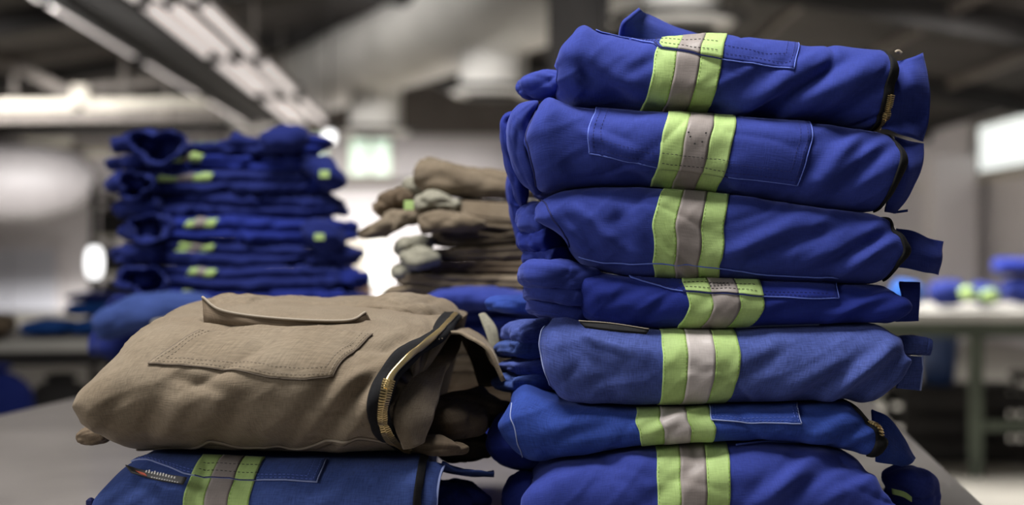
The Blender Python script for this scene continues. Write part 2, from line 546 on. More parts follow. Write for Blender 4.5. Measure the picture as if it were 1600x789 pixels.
def tape(B, tl, tr, br, bl, parent=None, ext=(0.23, 0.775), silver='silver', h=0.0011, bow=0.0, name_prefix=''):
    """a lime-silver-lime reflective band running over the front fold"""
    q = [B.find(*p) for p in (tl, tr, br, bl)]
    vt = 0.5 * (q[0][1] + q[1][1]); vb = 0.5 * (q[2][1] + q[3][1])
    lo, hi = ext

    def edge(fr):
        ut = q[0][0] + (q[1][0] - q[0][0]) * fr
        ub = q[3][0] + (q[2][0] - q[3][0]) * fr
        return lambda v: ub + (ut - ub) * np.clip((v - vb) / max(1e-3, vt - vb), 0, 1) + bow * np.sin(np.pi * np.clip((v - vb) / max(1e-3, vt - vb), 0, 1))
    e = [edge(k) for k in (0, 0.325, 0.675, 1)]
    vfn = lambda S, Wd: lo + (hi - lo) * Wd
    pr = parent or B.root
    obs = []
    for k, nm, mt in ((0, 'lime_band', 'lime'), (1, 'silver_band', silver), (2, 'lime_band', 'lime')):
        f0, f1 = e[k], e[k + 1]
        o = patch(B, nm, lambda S, Wd, f0=f0, f1=f1: f0(vfn(S, Wd)) * (1 - S) + f1(vfn(S, Wd)) * S, vfn, M[mt], pr, h=h + (0.0004 if k == 1 else 0), ns=10, nw=70)
        obs.append(o)
    sew = []
    for k, ins in ((0, 0.06), (0, 0.94), (2, 0.06), (2, 0.94)):
        f0, f1 = e[k], e[k + 1]
        vs = np.linspace(lo + 0.1, hi - 0.1, 30)
        sew.append([(f0(v) * (1 - ins) + f1(v) * ins, v) for v in vs])
    dashes(B, sew, M['lime_thread'], pr, h=h + 0.0003, dash=0.0025, gap=0.002, wd=0.0006)
    return e


def pocket(B, bl, br, tlx, trx, tape_edges=None, mat='blue', topv=0.772, h=0.0022, seam='thread_light', stitch='thread_dark', silver='silver', mids=None, name='pocket', seam_h=0.0, bandh=0.0014):
    """patch pocket: bottom corners by position, sides run up over the fold; the band is sewn across it too"""
    ub, vb = B.find(*bl)
    ur, vr = B.find(*br)
    ul, _ = B.find(*tlx)
    ut, _ = B.find(*trx)
    midpts = [(ub, vb)] + [B.find(*m) for m in (mids or [])] + [(ur, vr)]
    mu = np.array([m[0] for m in midpts]); mv = np.array([m[1] for m in midpts])
    fr = (mu - mu[0]) / (mu[-1] - mu[0])

    def uf(S, Wd):
        b_ = ub + (ur - ub) * S
        t_ = ul + (ut - ul) * S
        vv = vf(S, Wd)
        vc = np.clip(vv, 0, B.VT)
        k = np.clip((vc - np.interp(S, fr, mv)) / np.maximum(0.03, B.VT - np.interp(S, fr, mv)), 0, 1)
        return b_ + (t_ - b_) * k

    def vf(S, Wd):
        return np.interp(S, fr, mv) * (1 - Wd) + topv * Wd
    po = patch(B, name, uf, vf, M[mat], B.root, h=h, ns=50, nw=30)

    def line(pts):
        a = np.array(pts, float)
        return [(float(uf(p[0], p[1])), float(vf(p[0], p[1]))) for p in a]
    sN = np.linspace(0, 1, 40)
    edge = line([(0.0, 1 - k) for k in sN]) + line([(k, 0.0) for k in sN]) + line([(1.0, k) for k in sN])
    Q = np.array(edge)
    P = B.at(Q[:, 0], Q[:, 1], np.full(len(Q), h * 0.75))
    tube('seam', P, 0.0008, M[seam], po)
    sew = []
    for ins in (0.022, 0.055):
        hw = min(0.35, ins * 3.0)
        sew.append(line([(ins, 1 - (1 - hw) * k) for k in sN]) + line([(ins + (1 - 2 * ins) * k, hw) for k in sN]) + line([(1 - ins, hw + (1 - hw) * k) for k in sN]))
    dashes(B, sew, M[stitch], po, h=h + 0.0004)
    if tape_edges is not None:
        for k, nm, mt in ((0, 'lime_band', 'lime'), (1, 'silver_band', silver), (2, 'lime_band', 'lime')):
            f0, f1 = tape_edges[k], tape_edges[k + 1]

            def vv(S, Wd, f0=f0, f1=f1):
                um = f0(0.5) * (1 - S) + f1(0.5) * S
                vbm = np.interp((um - mu[0]) / (mu[-1] - mu[0]), fr, mv)
                return vbm * (1 - Wd) + topv * Wd
            patch(B, nm, lambda S, Wd, f0=f0, f1=f1, vv=vv: f0(vv(S, Wd)) * (1 - S) + f1(vv(S, Wd)) * S, vv, M[mt], po, h=h + bandh + (0.0004 if k == 1 else 0), ns=10, nw=30)
        # thread rows and dark turned edge where the pocket crosses the band
        us = np.linspace(tape_edges[0](0.5), tape_edges[3](0.5), 30)
        vs = np.interp((us - mu[0]) / (mu[-1] - mu[0]), fr, mv)
        dashes(B, [list(zip(us, vs + 0.03)), list(zip(us, vs + 0.075))], M['print_dark'], po, h=h + bandh + 0.0006, wd=0.0007)
        tube_along(B, 'turned_edge', list(zip(us, vs)), M['thread_dark'], po, 0.0008, h + 0.0006)
    return po


def sheet(name, rows, mat, parent, thick=0.0028, nu=26, nv=18, amp=0.0, seed=0):
    """a free flap of cloth through rows of (px, py, depth) points"""
    A = np.array([catmull([px(*p) for p in r_], nv) for r_ in rows])
    P = np.stack([catmull(A[:, j], nu) for j in range(nv)], 1)
    N = grid_normals(P)
    if amp:
        P = P + N * (amp * noise(P * 40 + seed * 3.3))[..., None]
        N = grid_normals(P)
    sgn = -1 if N[..., 1].mean() > 0 else 1
    Fr, Bk = P + N * thick / 2 * sgn, P - N * thick / 2 * sgn
    n = nu * nv
    V = np.concatenate([Fr.reshape(-1, 3), Bk.reshape(-1, 3)])
    q = grid_faces(nu, nv, flip=(sgn < 0))
    faces = q + grid_faces(nu, nv, off=n, flip=(sgn > 0))
    ring = [i * nv for i in range(nu)] + [(nu - 1) * nv + j for j in range(1, nv)] + [i * nv + nv - 1 for i in range(nu - 2, -1, -1)] + [j for j in range(nv - 2, 0, -1)]
    for a, b in zip(ring, ring[1:] + ring[:1]):
        faces.append((a, b, b + n, a + n) if sgn < 0 else (b, a, a + n, b + n))
    su = np.linalg.norm(P[0, 0] - P[-1, 0]); sv = np.linalg.norm(P[0, 0] - P[0, -1])
    uu, vv = np.meshgrid(np.linspace(0, su, nu), np.linspace(0, sv, nv), indexing='ij')
    uv = np.stack([uu, vv], -1).reshape(-1, 2)
    return mk(name, V, faces, mat, parent, np.concatenate([uv, uv]))


def roll(name, path, mat, parent, n=44, sides=64, amp=0.002, seed=0, open_start=False, open_end=False, freq=24, pleat=0.12, lobes=3):
    """a rolled or bunched length of cloth: path of (px, py, depth, vertical radius, other radius)"""
    pts = np.array([px(*p[:3]) for p in path])
    P = catmull(pts, n)
    rz = np.interp(np.linspace(0, len(path) - 1, n), range(len(path)), [p[3] for p in path])
    ry = np.interp(np.linspace(0, len(path) - 1, n), range(len(path)), [p[4] for p in path])
    T = np.gradient(P, axis=0); T /= np.linalg.norm(T, axis=1)[:, None]
    up = np.array([0, 0, 1.0]) if abs(T[:, 2]).mean() < 0.75 else np.array([0, -1.0, 0])
    A = np.cross(T, up); A /= np.linalg.norm(A, axis=1)[:, None]
    Bn = np.cross(A, T)
    s = np.linspace(0, 1, n)
    L = np.linalg.norm(np.diff(P, axis=0), axis=1).sum()
    e = max(0.12, min(0.45, rz.mean() / L))
    f = np.ones(n)
    if not open_start: f *= np.sqrt(np.clip(1 - (1 - np.minimum(s / e, 1)) ** 2, 0.02, 1))
    if not open_end: f *= np.sqrt(np.clip(1 - (1 - np.minimum((1 - s) / e, 1)) ** 2, 0.02, 1))
    th = np.linspace(0, 2 * np.pi, sides, endpoint=False)
    c, sn = np.cos(th), np.sin(th)
    pw = 0.8
    ph = seed * 1.7 + 1.1 * noise(np.stack([s * 3 + seed, s * 0, s * 0 + 0.5], -1))[:, None] * 2 + 0.9 * noise(np.stack(np.broadcast_arrays(s[:, None] * 2.0, np.cos(th)[None], np.sin(th)[None] + seed), -1))
    crease = np.abs(np.cos(lobes * th[None, :] / 2 + ph)) ** 0.7
    crease2 = np.abs(np.cos((lobes + 4) * th[None, :] / 2 - ph * 1.7)) ** 0.7
    rad = 1 - pleat * (1 - crease) - 0.4 * pleat * (1 - crease2) + 0.25 * pleat
    c, sn = np.sign(c) * np.abs(c) ** pw, np.sign(sn) * np.abs(sn) ** pw
    V = P[:, None, :] + (f * ry)[:, None, None] * (c * rad)[..., None] * A[:, None, :] + (f * rz)[:, None, None] * (sn * rad)[..., None] * Bn[:, None, :]
    N = (V - P[:, None, :]); N /= np.linalg.norm(N, axis=-1, keepdims=True) + 1e-9
    d = noise(V * freq + seed * 5.1) * 1.5 + noise(V * freq * 2.6 + seed * 2.2) * 0.6 - np.clip(1 - np.abs(noise(V * freq * 0.9 + seed + 40)) * 3, 0, 1) ** 2 * 1.2
    V = V + N * (amp * d * np.sqrt(f)[:, None])[..., None]
    rings = [V]
    if open_start:
        rings.insert(0, P[0] + T[0] * 0.0 + (V[0] - P[0]) * 0.93); rings[0] = rings[0][None]
        rings.insert(0, (P[4] + (V[0] - P[0]) * 0.88)[None]); rings.insert(0, (P[min(n - 1, n // 2)] + (V[0] - P[0]) * 0.7)[None])
    if open_end:
        rings.append((P[-1] + (V[-1] - P[-1]) * 0.92)[None])
        rings.append((P[-3] + (V[-1] - P[-1]) * 0.85)[None]); rings.append((P[max(0, n - 12)] + (V[-1] - P[-1]) * 0.7)[None])
    V = np.concatenate(rings)
    m = len(V)
    faces = grid_faces(m, sides, closed_v=True)
    faces.append(tuple(range(sides))); faces.append(tuple((m - 1) * sides + k for k in range(sides))[::-1])
    uu, vv = np.meshgrid(np.linspace(0, L, m), np.linspace(0, 2 * np.pi * rz.mean(), sides), indexing='ij')
    return mk(name, V.reshape(-1, 3), faces, mat, parent, np.stack([uu, vv], -1).reshape(-1, 2))


def zipper(B, u0, u1, v0, v1, parent, tooth=None, tooth_v=None, name='zipper', h=0.0016, slope=0.0, teeth_n=40, rail=None):
    """black zip tape down a garment edge, with a row of brass teeth"""
    z = patch(B, name, lambda S, Wd: u0 + (u1 - u0) * S, lambda S, Wd: v0 + (v1 - v0) * Wd, M['zip_tape'], parent, h=h, ns=6, nw=60)
    if tooth is not None:
        V, Fc = [], []
        a, b = tooth_v
        for k in range(teeth_n):
            v = a + (b - a) * k / (teeth_n - 1)
            dv = (b - a) / teeth_n * 0.28
            for du in ((-0.0028, 0.0002), (-0.0002, 0.0028)):
                vo = 0.0 if du[0] < -0.001 else (b - a) / teeth_n * 0.5
                uu = np.array([tooth + du[0] / B.W, tooth + du[1] / B.W])
                c = []
                for hh in (h - 0.0002, h + 0.0022):
                    for x_ in uu:
                        for y_ in (v + vo - dv, v + vo + dv):
                            c.append(B.at(np.array(x_), np.array(y_), np.array(hh)))
                o = len(V); V += c
                Fc += [tuple(o + q for q in f) for f in ((0, 1, 3, 2), (4, 6, 7, 5), (0, 4, 5, 1), (2, 3, 7, 6), (0, 2, 6, 4), (1, 5, 7, 3))]
        mk('zip_teeth', V, Fc, M['gold'], z, smooth=False, kind='stuff')
    return z


M['lime_thread'] = plain('lime_thread', (0.25, 0.44, 0.07), 0.8)

# ------------------------------------------------------------------ plain building blocks
def box_vf(c, d, rot=0.0, bevel=0.0):
    cx, cy, cz = c
    hx, hy, hz = d[0] / 2, d[1] / 2, d[2] / 2
    b = min(bevel, hx * 0.9, hy * 0.9, hz * 0.9)
    V, Fc = [], []
    if b <= 0:
        V = [(sx * hx, sy * hy, sz * hz) for sx in (-1, 1) for sy in (-1, 1) for sz in (-1, 1)]
        Fc = [(0, 1, 3, 2), (4, 6, 7, 5), (0, 4, 5, 1), (2, 3, 7, 6), (0, 2, 6, 4), (1, 5, 7, 3)]
    else:
        prof = [(-hz, b), (-hz + b, 0), (hz - b, 0), (hz, b)]
        for z, ins in prof:
            x, y = hx - ins, hy - ins
            V += [(-x, -y, z), (x, -y, z), (x, y, z), (-x, y, z)]
        for k in range(3):
            for j in range(4):
                Fc.append((k * 4 + j, k * 4 + (j + 1) % 4, k * 4 + 4 + (j + 1) % 4, k * 4 + 4 + j))
        Fc += [(3, 2, 1, 0), (12, 13, 14, 15)]
    V = np.array(V, float)
    if rot:
        R = np.array([[math.cos(rot), -math.sin(rot), 0], [math.sin(rot), math.cos(rot), 0], [0, 0, 1]])
        V = V @ R.T
    return V + np.array(c), Fc


def box(name, c, d, mat, parent=None, rot=0.0, bevel=0.004, kind=None):
    V, Fc = box_vf(c, d, rot, bevel)
    return mk(name, V, Fc, mat, parent, smooth=False, kind=kind)


def bar(name, a, b, wd, ht, mat, parent=None, kind=None):
    """a rectangular bar from point a to point b"""
    a, b = np.array(a, float), np.array(b, float)
    t = b - a; L = np.linalg.norm(t); t /= L
    up = np.array([0, 0, 1.0]) if abs(t[2]) < 0.9 else np.array([0, 1.0, 0])
    s = np.cross(t, up); s /= np.linalg.norm(s); u = np.cross(s, t)
    V = [p + s * wd / 2 * i + u * ht / 2 * j for p in (a, b) for i, j in ((-1, -1), (1, -1), (1, 1), (-1, 1))]
    return mk(name, V, [(0, 1, 2, 3), (7, 6, 5, 4), (0, 4, 5, 1), (1, 5, 6, 2), (2, 6, 7, 3), (3, 7, 4, 0)], mat, parent, smooth=False, kind=kind)


def cyl(name, a, b, ra, rb, mat, parent=None, sides=40, kind=None, rings=None):
    """a lathe-like tube from a to b; rings = [(fraction, radius), ...]"""
    a, b = np.array(a, float), np.array(b, float)
    t = (b - a); L = np.linalg.norm(t); t /= L
    up = np.array([0, 0, 1.0]) if abs(t[2]) < 0.9 else np.array([0, 1.0, 0])
    s = np.cross(t, up); s /= np.linalg.norm(s); u = np.cross(s, t)
    rings = rings or [(0, ra), (1, rb)]
    th = np.linspace(0, 2 * np.pi, sides, endpoint=False)
    V = [a + t * L * f + r_ * (math.cos(q) * s + math.sin(q) * u) for f, r_ in rings for q in th]
    Fc = grid_faces(len(rings), sides, closed_v=True)
    nV = len(V)
    V = V + V[:sides] + V[(len(rings) - 1) * sides:len(rings) * sides]
    Fc.append(tuple(range(nV, nV + sides))[::-1]); Fc.append(tuple(range(nV + sides, nV + 2 * sides)))
    o = mk(name, V, Fc, mat, parent, kind=kind)
    me = o.data
    for p in me.polygons:
        if len(p.vertices) > 4: p.use_smooth = False
    return o


# ------------------------------------------------------------------ the hall
M['wall'] = plain('painted_wall', (0.54, 0.505, 0.505), 0.85, vary=0.08, scale=0.8)
M['floor'] = plain('concrete_floor', (0.30, 0.28, 0.24), 0.6, vary=0.25, scale=1.6)
M['roof'] = plain('dark_roof_sheet', (0.055, 0.048, 0.044), 0.75, vary=0.3, scale=1.2)
M['steel_dark'] = plain('dark_steel', (0.013, 0.011, 0.010), 0.85, vary=0.3)
M['steel_brown'] = plain('brown_steel', (0.12, 0.10, 0.085), 0.6, vary=0.3)
M['cream'] = plain('cream_painted_steel', (0.50, 0.46, 0.38), 0.55, vary=0.1)
M['white_duct'] = plain('white_duct_sheet', (0.62, 0.60, 0.56), 0.45, vary=0.06, scale=2)
M['grey_panel'] = plain('grey_panel', (0.42, 0.42, 0.46), 0.6, vary=0.08, scale=1)
M['glass_day'] = plain('daylit_glazing', (0.9, 0.95, 0.92), 0.3, emit=0.9, emit_col=(0.95, 1.0, 0.97))
M['glass_green'] = plain('greenish_daylit_glazing', (0.7, 0.85, 0.72), 0.3, emit=0.55, emit_col=(0.80, 1.0, 0.84))
M['tube_lit'] = plain('lit_tube', (0.9, 0.85, 0.82), 0.4, emit=0.62, emit_col=(1.0, 0.90, 0.87))
M['lamp_white'] = plain('lamp_glass', (1, 1, 1), 0.3, emit=2.2, emit_col=(1, 1, 1))
M['table'] = plain('grey_table_laminate', (0.165, 0.15, 0.14), 0.3, vary=0.18, scale=5)
M['table_pale'] = plain('pale_table_laminate', (0.42, 0.40, 0.36), 0.5, vary=0.12, scale=3)
M['frame_green'] = plain('dull_green_steel', (0.07, 0.085, 0.06), 0.6)

XR_, XL_, YB = 6.2, -11.0, 28.0
mk('floor', [(XL_, -2, 0), (XR_, -2, 0), (XR_, YB, 0), (XL_, YB, 0)], [(0, 1, 2, 3)], M['floor'], smooth=False, kind='structure')
RIDGE = (-2.5, 4.6)
E_R, E_L = 3.05, 3.25


def roof_z(x):
    return E_R + (RIDGE[1] - E_R) * (XR_ - x) / (XR_ - RIDGE[0]) if x > RIDGE[0] else E_L + (RIDGE[1] - E_L) * (x - XL_) / (RIDGE[0] - XL_)


# end wall with a gable top
mk('wall_back', [(XL_, YB, 0), (XR_, YB, 0), (XR_, YB, E_R), (RIDGE[0], YB, RIDGE[1]), (XL_, YB, E_L)], [(0, 1, 2, 3, 4)], M['wall'], smooth=False, kind='structure')
M['gable_shade'] = plain('brown_gable_shade', (0.10, 0.085, 0.075), 0.8, vary=0.2, scale=1.0)  # colour of a dark panel added for the shade on the upper end wall
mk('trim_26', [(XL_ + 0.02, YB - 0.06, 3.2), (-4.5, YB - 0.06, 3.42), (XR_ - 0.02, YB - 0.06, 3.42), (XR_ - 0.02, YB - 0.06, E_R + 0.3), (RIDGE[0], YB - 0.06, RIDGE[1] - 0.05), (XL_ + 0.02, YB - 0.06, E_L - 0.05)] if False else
   [(-6.0, YB - 0.06, 3.45), (XR_ - 2.0, YB - 0.06, 3.45), (RIDGE[0] + 0.1, YB - 0.06, RIDGE[1] - 0.06), (RIDGE[0] - 0.1, YB - 0.06, RIDGE[1] - 0.06)], [(0, 1, 2, 3)], M['gable_shade'], smooth=False, kind='structure')
# right wall with a window opening
wy0, wy1, wz0, wz1 = 12.6, 19.1, 2.18, 2.86
V, Fc = [], []
for (a, b, c, d) in ((-0.5, wy0, 0, E_R), (wy1, YB, 0, E_R), (wy0, wy1, 0, wz0), (wy0, wy1, wz1, E_R)):
    v, f = box_vf((XR_ + 0.12, (a + b) / 2, (c + d) / 2), (0.24, b - a, d - c))
    Fc += [tuple(i + len(V) for i in q) for q in f]
    V += v.tolist()
mk('wall_right', V, Fc, M['wall'], smooth=False, kind='structure')
mk('wall_left', [(XL_, -0.5, 0), (XL_, YB, 0), (XL_, YB, E_L), (XL_, -0.5, E_L)], [(0, 1, 2, 3)], M['wall'], smooth=False, kind='structure')
# corrugated roof sheeting
xs = np.concatenate([np.linspace(XL_ - 0.2, RIDGE[0], 30), np.linspace(RIDGE[0], XR_ + 0.25, 31)[1:]])
ys = np.arange(2.0, YB + 0.01, 0.14)
G = np.array([[(x, y, roof_z(x) + 0.035 * math.cos(k * math.pi)) for k, y in enumerate(ys)] for x in xs])
mk('ceiling', G.reshape(-1, 3), grid_faces(len(xs), len(ys)), M['roof'], smooth=False, kind='structure')
# rafters and purlins under the sheeting
for k, y in enumerate((9.0, 13.0, 17.0, 21.0, 25.0)):
    t = mk('trim_%d' % (k + 1), np.zeros((0, 3)), [], M['steel_dark'], None, kind='structure')
    bar('rafter', (RIDGE[0], y, RIDGE[1] - 0.17), (XR_ - 0.03, y, E_R - 0.15), 0.16, 0.24, M['steel_dark'], t)
    bar('rafter', (RIDGE[0], y, RIDGE[1] - 0.17), (XL_ + 0.03, y, E_L - 0.15), 0.16, 0.24, M['steel_dark'], t)
for k, x in enumerate((5.2, 4.0, 2.8, 1.6, 0.2, -5.0, -7.0)):
    bar('trim_%d' % (k + 10), (x, 2.2, roof_z(x) - 0.09), (x, YB - 0.05, roof_z(x) - 0.09), 0.07, 0.09, M['steel_brown'], None, kind='structure')
# right wall: eave beam, window frame, sill band
bar('trim_20', (XR_ - 0.09, 3, E_R - 0.04), (XR_ - 0.09, YB - 0.1, E_R - 0.04), 0.16, 0.16, M['steel_dark'], None, kind='structure')
win = mk('window_1', np.zeros((0, 3)), [], M['steel_brown'], None, kind='structure')
mk('pane', [(XR_ + 0.06, wy0, wz0), (XR_ + 0.06, wy1, wz0), (XR_ + 0.06, wy1, wz1), (XR_ + 0.06, wy0, wz1)], [(0, 1, 2, 3)], M['glass_day'], win, smooth=False)
for a, b in (((wy0, wz0), (wy1, wz0)), ((wy0, wz1), (wy1, wz1)), ((wy0, wz0), (wy0, wz1)), ((wy1, wz0), (wy1, wz1)), ((15.6, wz0), (15.6, wz1))):
    bar('window_frame', (XR_ + 0.02, *a), (XR_ + 0.02, *b), 0.1, 0.07, M['steel_brown'], win)
bar('window_sill', (XR_ - 0.08, wy0 - 0.2, wz0 - 0.06), (XR_ - 0.08, wy1 + 2.2, wz0 - 0.06), 0.2, 0.07, M['cream'], win)

# windows and a door panel in the end wall
def end_window(k, x0, y0, x1, y1, glass, nx=2, nz=1):
    a, b = px(x0, y1, YB - 0.03), px(x1, y0, YB - 0.03)
    wn = mk('window_%d' % k, np.zeros((0, 3)), [], M['steel_brown'], None, kind='structure')
    dx, dz = (b[0] - a[0]) / nx, (b[2] - a[2]) / nz
    for i in range(nx):
        for j in range(nz):
            box('pane', (a[0] + dx * (i + 0.5), YB - 0.03, a[2] + dz * (j + 0.5)), (dx - 0.05, 0.02, dz - 0.05), glass, wn, bevel=0)
    for i in range(nx + 1):
        bar('window_frame', (a[0] + dx * i, YB - 0.06, a[2]), (a[0] + dx * i, YB - 0.06, b[2]), 0.06, 0.05, M['cream'], wn)
    for j in range(nz + 1):
        bar('window_frame', (a[0], YB - 0.06, a[2] + dz * j), (b[0], YB - 0.06, a[2] + dz * j), 0.05, 0.06, M['cream'], wn)


end_window(2, 545, 215, 612, 275, M['glass_green'])
end_window(3, 576, 378, 604, 450, M['glass_day'])
M['pink_pane'] = plain('pinkish_pane', (0.42, 0.34, 0.31), 0.5)
end_window(6, 536, 376, 572, 446, M['pink_pane'], 4, 6)
end_window(4, 465, 205, 512, 250, M['glass_green'])
end_window(5, 1395, 352, 1440, 440, M['glass_day'])
d1 = mk('door_1', np.zeros((0, 3)), [], M['grey_panel'], None, kind='structure')
a, b = px(-60, 520, YB - 0.05), px(90, 388, YB - 0.05)
for i in range(2):
    wx = (b[0] - a[0]) / 2
    box('door_panel', (a[0] + wx * (i + 0.5), YB - 0.05, b[2] / 2), (wx - 0.03, 0.06, b[2]), M['grey_panel'], d1, bevel=0.01)
bar('door_frame', (a[0] - 0.05, YB - 0.08, b[2] + 0.06), (b[0] + 0.05, YB - 0.08, b[2] + 0.06), 0.1, 0.12, M['wall'], d1)
bar('door_frame', (b[0] + 0.05, YB - 0.08, 0), (b[0] + 0.05, YB - 0.08, b[2] + 0.06), 0.1, 0.1, M['wall'], d1)
# ledge band and pilaster on the end wall
bar('trim_21', (*px(520, 288, YB - 0.1)[:2], px(520, 288, YB - 0.1)[2]), px(860, 283, YB - 0.1), 0.16, 0.16, M['steel_brown'], None, kind='structure')
bar('trim_22', px(1290, 280, YB - 0.1), (XR_ - 0.01, YB - 0.1, px(0, 280, YB)[2]), 0.16, 0.12, M['cream'], None, kind='structure')
# dark bay between the wall and a white pier on the right
pb = box('trim_23', (5.72, 18.6, 1.2), (0.55, 0.5, 2.4), M['wall'], None, bevel=0.01, kind='structure')

# dark steel column
cpos = px(904, 394, 12.0)
col_ = mk('column_1', np.zeros((0, 3)), [], M['steel_dark'], None, kind='structure')
ctop = roof_z(cpos[0]) - 0.2
box('web', (cpos[0], 12.0, ctop / 2), (0.42, 0.06, ctop), M['steel_dark'], col_)
for s_ in (-1, 1):
    box('flange', (cpos[0] + s_ * 0.23, 12.0, ctop / 2), (0.05, 0.3, ctop), M['steel_dark'], col_)
box('column_foot', (cpos[0], 12.0, 0.02), (0.8, 0.6, 0.04), M['steel_dark'], col_)

# ------------------------------------------------------------------ air duct with drops and disc diffusers
duct = empty('air_duct', (-1.9, 19.5, 3.87), 'large round white air duct hanging across the hall under the dark roof', 'duct')
S = 1.5
p1 = np.array([-0.14 * S, 10.6 * S, 0]); p2 = np.array([-1.25 * S, 13.0 * S, 0])
dirn = (p2 - p1) / np.linalg.norm(p2 - p1)
ZD = 1.15 + 1.80 * S
A0 = p1 - dirn * 9.0; A1 = p1 + dirn * 11.5
A0[2] = A1[2] = ZD
nb = 12
for k in range(nb):
    f0, f1 = k / nb, (k + 1) / nb
    q0, q1 = A0 + (A1 - A0) * f0, A0 + (A1 - A0) * f1
    cyl('duct_section', q0, q1, 0.55, 0.55, M['white_duct'], duct, rings=[(0, 0.55), (0.5, 0.55), (1, 0.55)])
    cyl('joint_band', q1 - dirn * 0.03, q1 + dirn * 0.03, 0.556, 0.556, M['white_duct'], duct)
for k in (2, 6, 10):
    q0 = A0 + (A1 - A0) * k / nb
    bar('hanger_strap', q0 + [0, 0, 0.5], (q0[0], q0[1], roof_z(q0[0]) + 0.02), 0.05, 0.02, M['steel_dark'], duct)
third = p1 - dirn * np.linalg.norm(p2 - p1)
for (q, zb_, rad) in ((p2, CZ + (CY - 200) / F * 19.5, 0.36), (p1, CZ + (CY - 136) / F * 15.9, 0.375), (third, CZ + (CY - 25) / F * third[1], 0.34)):
    dr = cyl('drop_pipe', (q[0], q[1], ZD - 0.2), (q[0], q[1], zb_), rad, rad, M['white_duct'], duct, rings=[(0, rad * 1.25), (0.25, rad * 1.02), (0.3, rad), (0.96, rad), (0.97, rad * 1.05), (1, rad * 1.05)])
    if zb_ < 3.4:
        for j, rr in enumerate((0.62, 0.48, 0.30)):
            cyl('diffuser_ring', (q[0], q[1], zb_ - 0.015 - 0.045 * j), (q[0], q[1], zb_ - 0.05 - 0.045 * j), rr, rr * 0.92, M['steel_dark'] if j % 2 == 0 else M['white_duct'], dr)

# pale round plenum at the left
pl_ = empty('air_plenum', px(40, 300, 22), 'wide grey cylindrical air plenum near the wall above the grey door', 'duct')
a = px(-260, 285, 22); b = px(150, 285, 22)
M['plenum'] = plain('grey_plenum_sheet', (0.13, 0.12, 0.12), 0.6, vary=0.08)
cyl('plenum_shell', a, b, 0.55, 0.55, M['plenum'], pl_, rings=[(0, 0.6), (0.6, 0.62), (0.8, 0.6), (0.93, 0.45), (1, 0.2)])
bar('hanger_strap', (a + b) / 2 + [0, 0, 0.55], ((a + b)[0] / 2, 22, roof_z((a + b)[0] / 2) + 0.02), 0.06, 0.03, M['steel_dark'], pl_)

# ------------------------------------------------------------------ hanging rail with rows of tubes
ZL = 3.1
dxl = -0.038


def row_x(x_at_y100, Y):
    Yr = 1.95 * F / 294.5
    return (x_at_y100 - CX) / F * Yr + dxl * (Y - Yr)


tray = empty('overhead_rail', (-3.2, 14, ZL), 'broad dark overhead rail tray hanging between the rows of tubes', 'rail')
for xa, wd, ht in ((255, 0.10, 0.16), (292, 0.26, 0.10), (325, 0.12, 0.16)):
    bar('rail_channel', (row_x(xa, 7.5), 7.5, ZL + 0.02), (row_x(xa, 21.3), 21.3, ZL + 0.02), wd, ht, M['steel_dark'], tray)
for y in (10.5, 14.2, 17.8, 20.6):
    bar('cross_arm', (row_x(228, y), y, ZL + 0.125), (row_x(420, y), y, ZL + 0.125), 0.06, 0.05, M['steel_dark'], tray)
    for xa in (250, 330):
        bar('drop_rod', (row_x(xa, y), y, ZL + 0.1), (row_x(xa, y), y, roof_z(row_x(xa, y)) + 0.03), 0.03, 0.03, M['steel_brown'], tray)
rows_desc = {235: 'row left of the dark rail', 344: 'row just right of the dark rail', 374: 'middle row right of the dark rail', 411: 'outermost row right of the dark rail'}
place_desc = ['nearest at the frame top', 'second along', 'third along', 'last by the duct']
for xa in (235, 344, 374, 411):
    for k, (ya, yb) in enumerate(((7.9, 10.9), (11.1, 14.0), (14.4, 17.4), (18.0, 21.2))):
        t = empty('tube_light', (row_x(xa, (ya + yb) / 2), (ya + yb) / 2, ZL), 'slim tube light, %s, %s' % (rows_desc[xa], place_desc[k]), 'light', 'tube lights beside the overhead rail')
        bar('housing', (row_x(xa, ya), ya, ZL + 0.065), (row_x(xa, yb), yb, ZL + 0.065), 0.11, 0.05, M['steel_brown'], t)
        cyl('tube', (row_x(xa, ya + 0.06), ya + 0.06, ZL + 0.005), (row_x(xa, yb - 0.06), yb - 0.06, ZL + 0.005), 0.042, 0.042, M['tube_lit'], t, sides=14)
        for yy in (ya + 0.04, yb - 0.04):
            box('end_cap', (row_x(xa, yy), yy, ZL + 0.01), (0.09, 0.07, 0.08), M['steel_dark'], t)

# cream beam with truss work at the left
def at_y(x, y, Y): return px(x, y, Y)
tr = empty('roof_truss', px(150, 170, 19.5), 'cream steel beam with brown lattice bars above the left tables', 'truss')
bar('bottom_chord', px(-260, 166, 19.5), px(118, 163, 19.5), 0.14, 0.135, M['cream'], tr)
bar('bottom_chord', px(132, 163, 19.5), px(345, 160, 19.5), 0.14, 0.135, M['cream'], tr)
bar('lower_flange', px(-260, 186, 19.6), px(345, 180, 19.6), 0.2, 0.14, M['steel_brown'], tr)
for (a, b, t_) in (((-20, 80), (125, 155), 0.14), ((125, 155), (200, 178), 0.1), ((125, 140), (330, 118), 0.1), ((30, 92), (180, 78), 0.09), ((195, 70), (195, 152), 0.12), ((22, 20), (24, 150), 0.12), ((262, 90), (262, 190), 0.13)):
    bar('lattice_bar', px(*a, 19.5), px(*b, 19.5), 0.06, t_, M['steel_brown'], tr)
box('gusset', px(125, 148, 19.4), (0.22, 0.08, 0.26), M['cream'], tr)
for xh in (24, 262):
    q = px(xh, 100, 19.5)
    bar('post', q, (q[0], q[1], roof_z(q[0]) + 0.02), 0.07, 0.07, M['steel_brown'], tr)
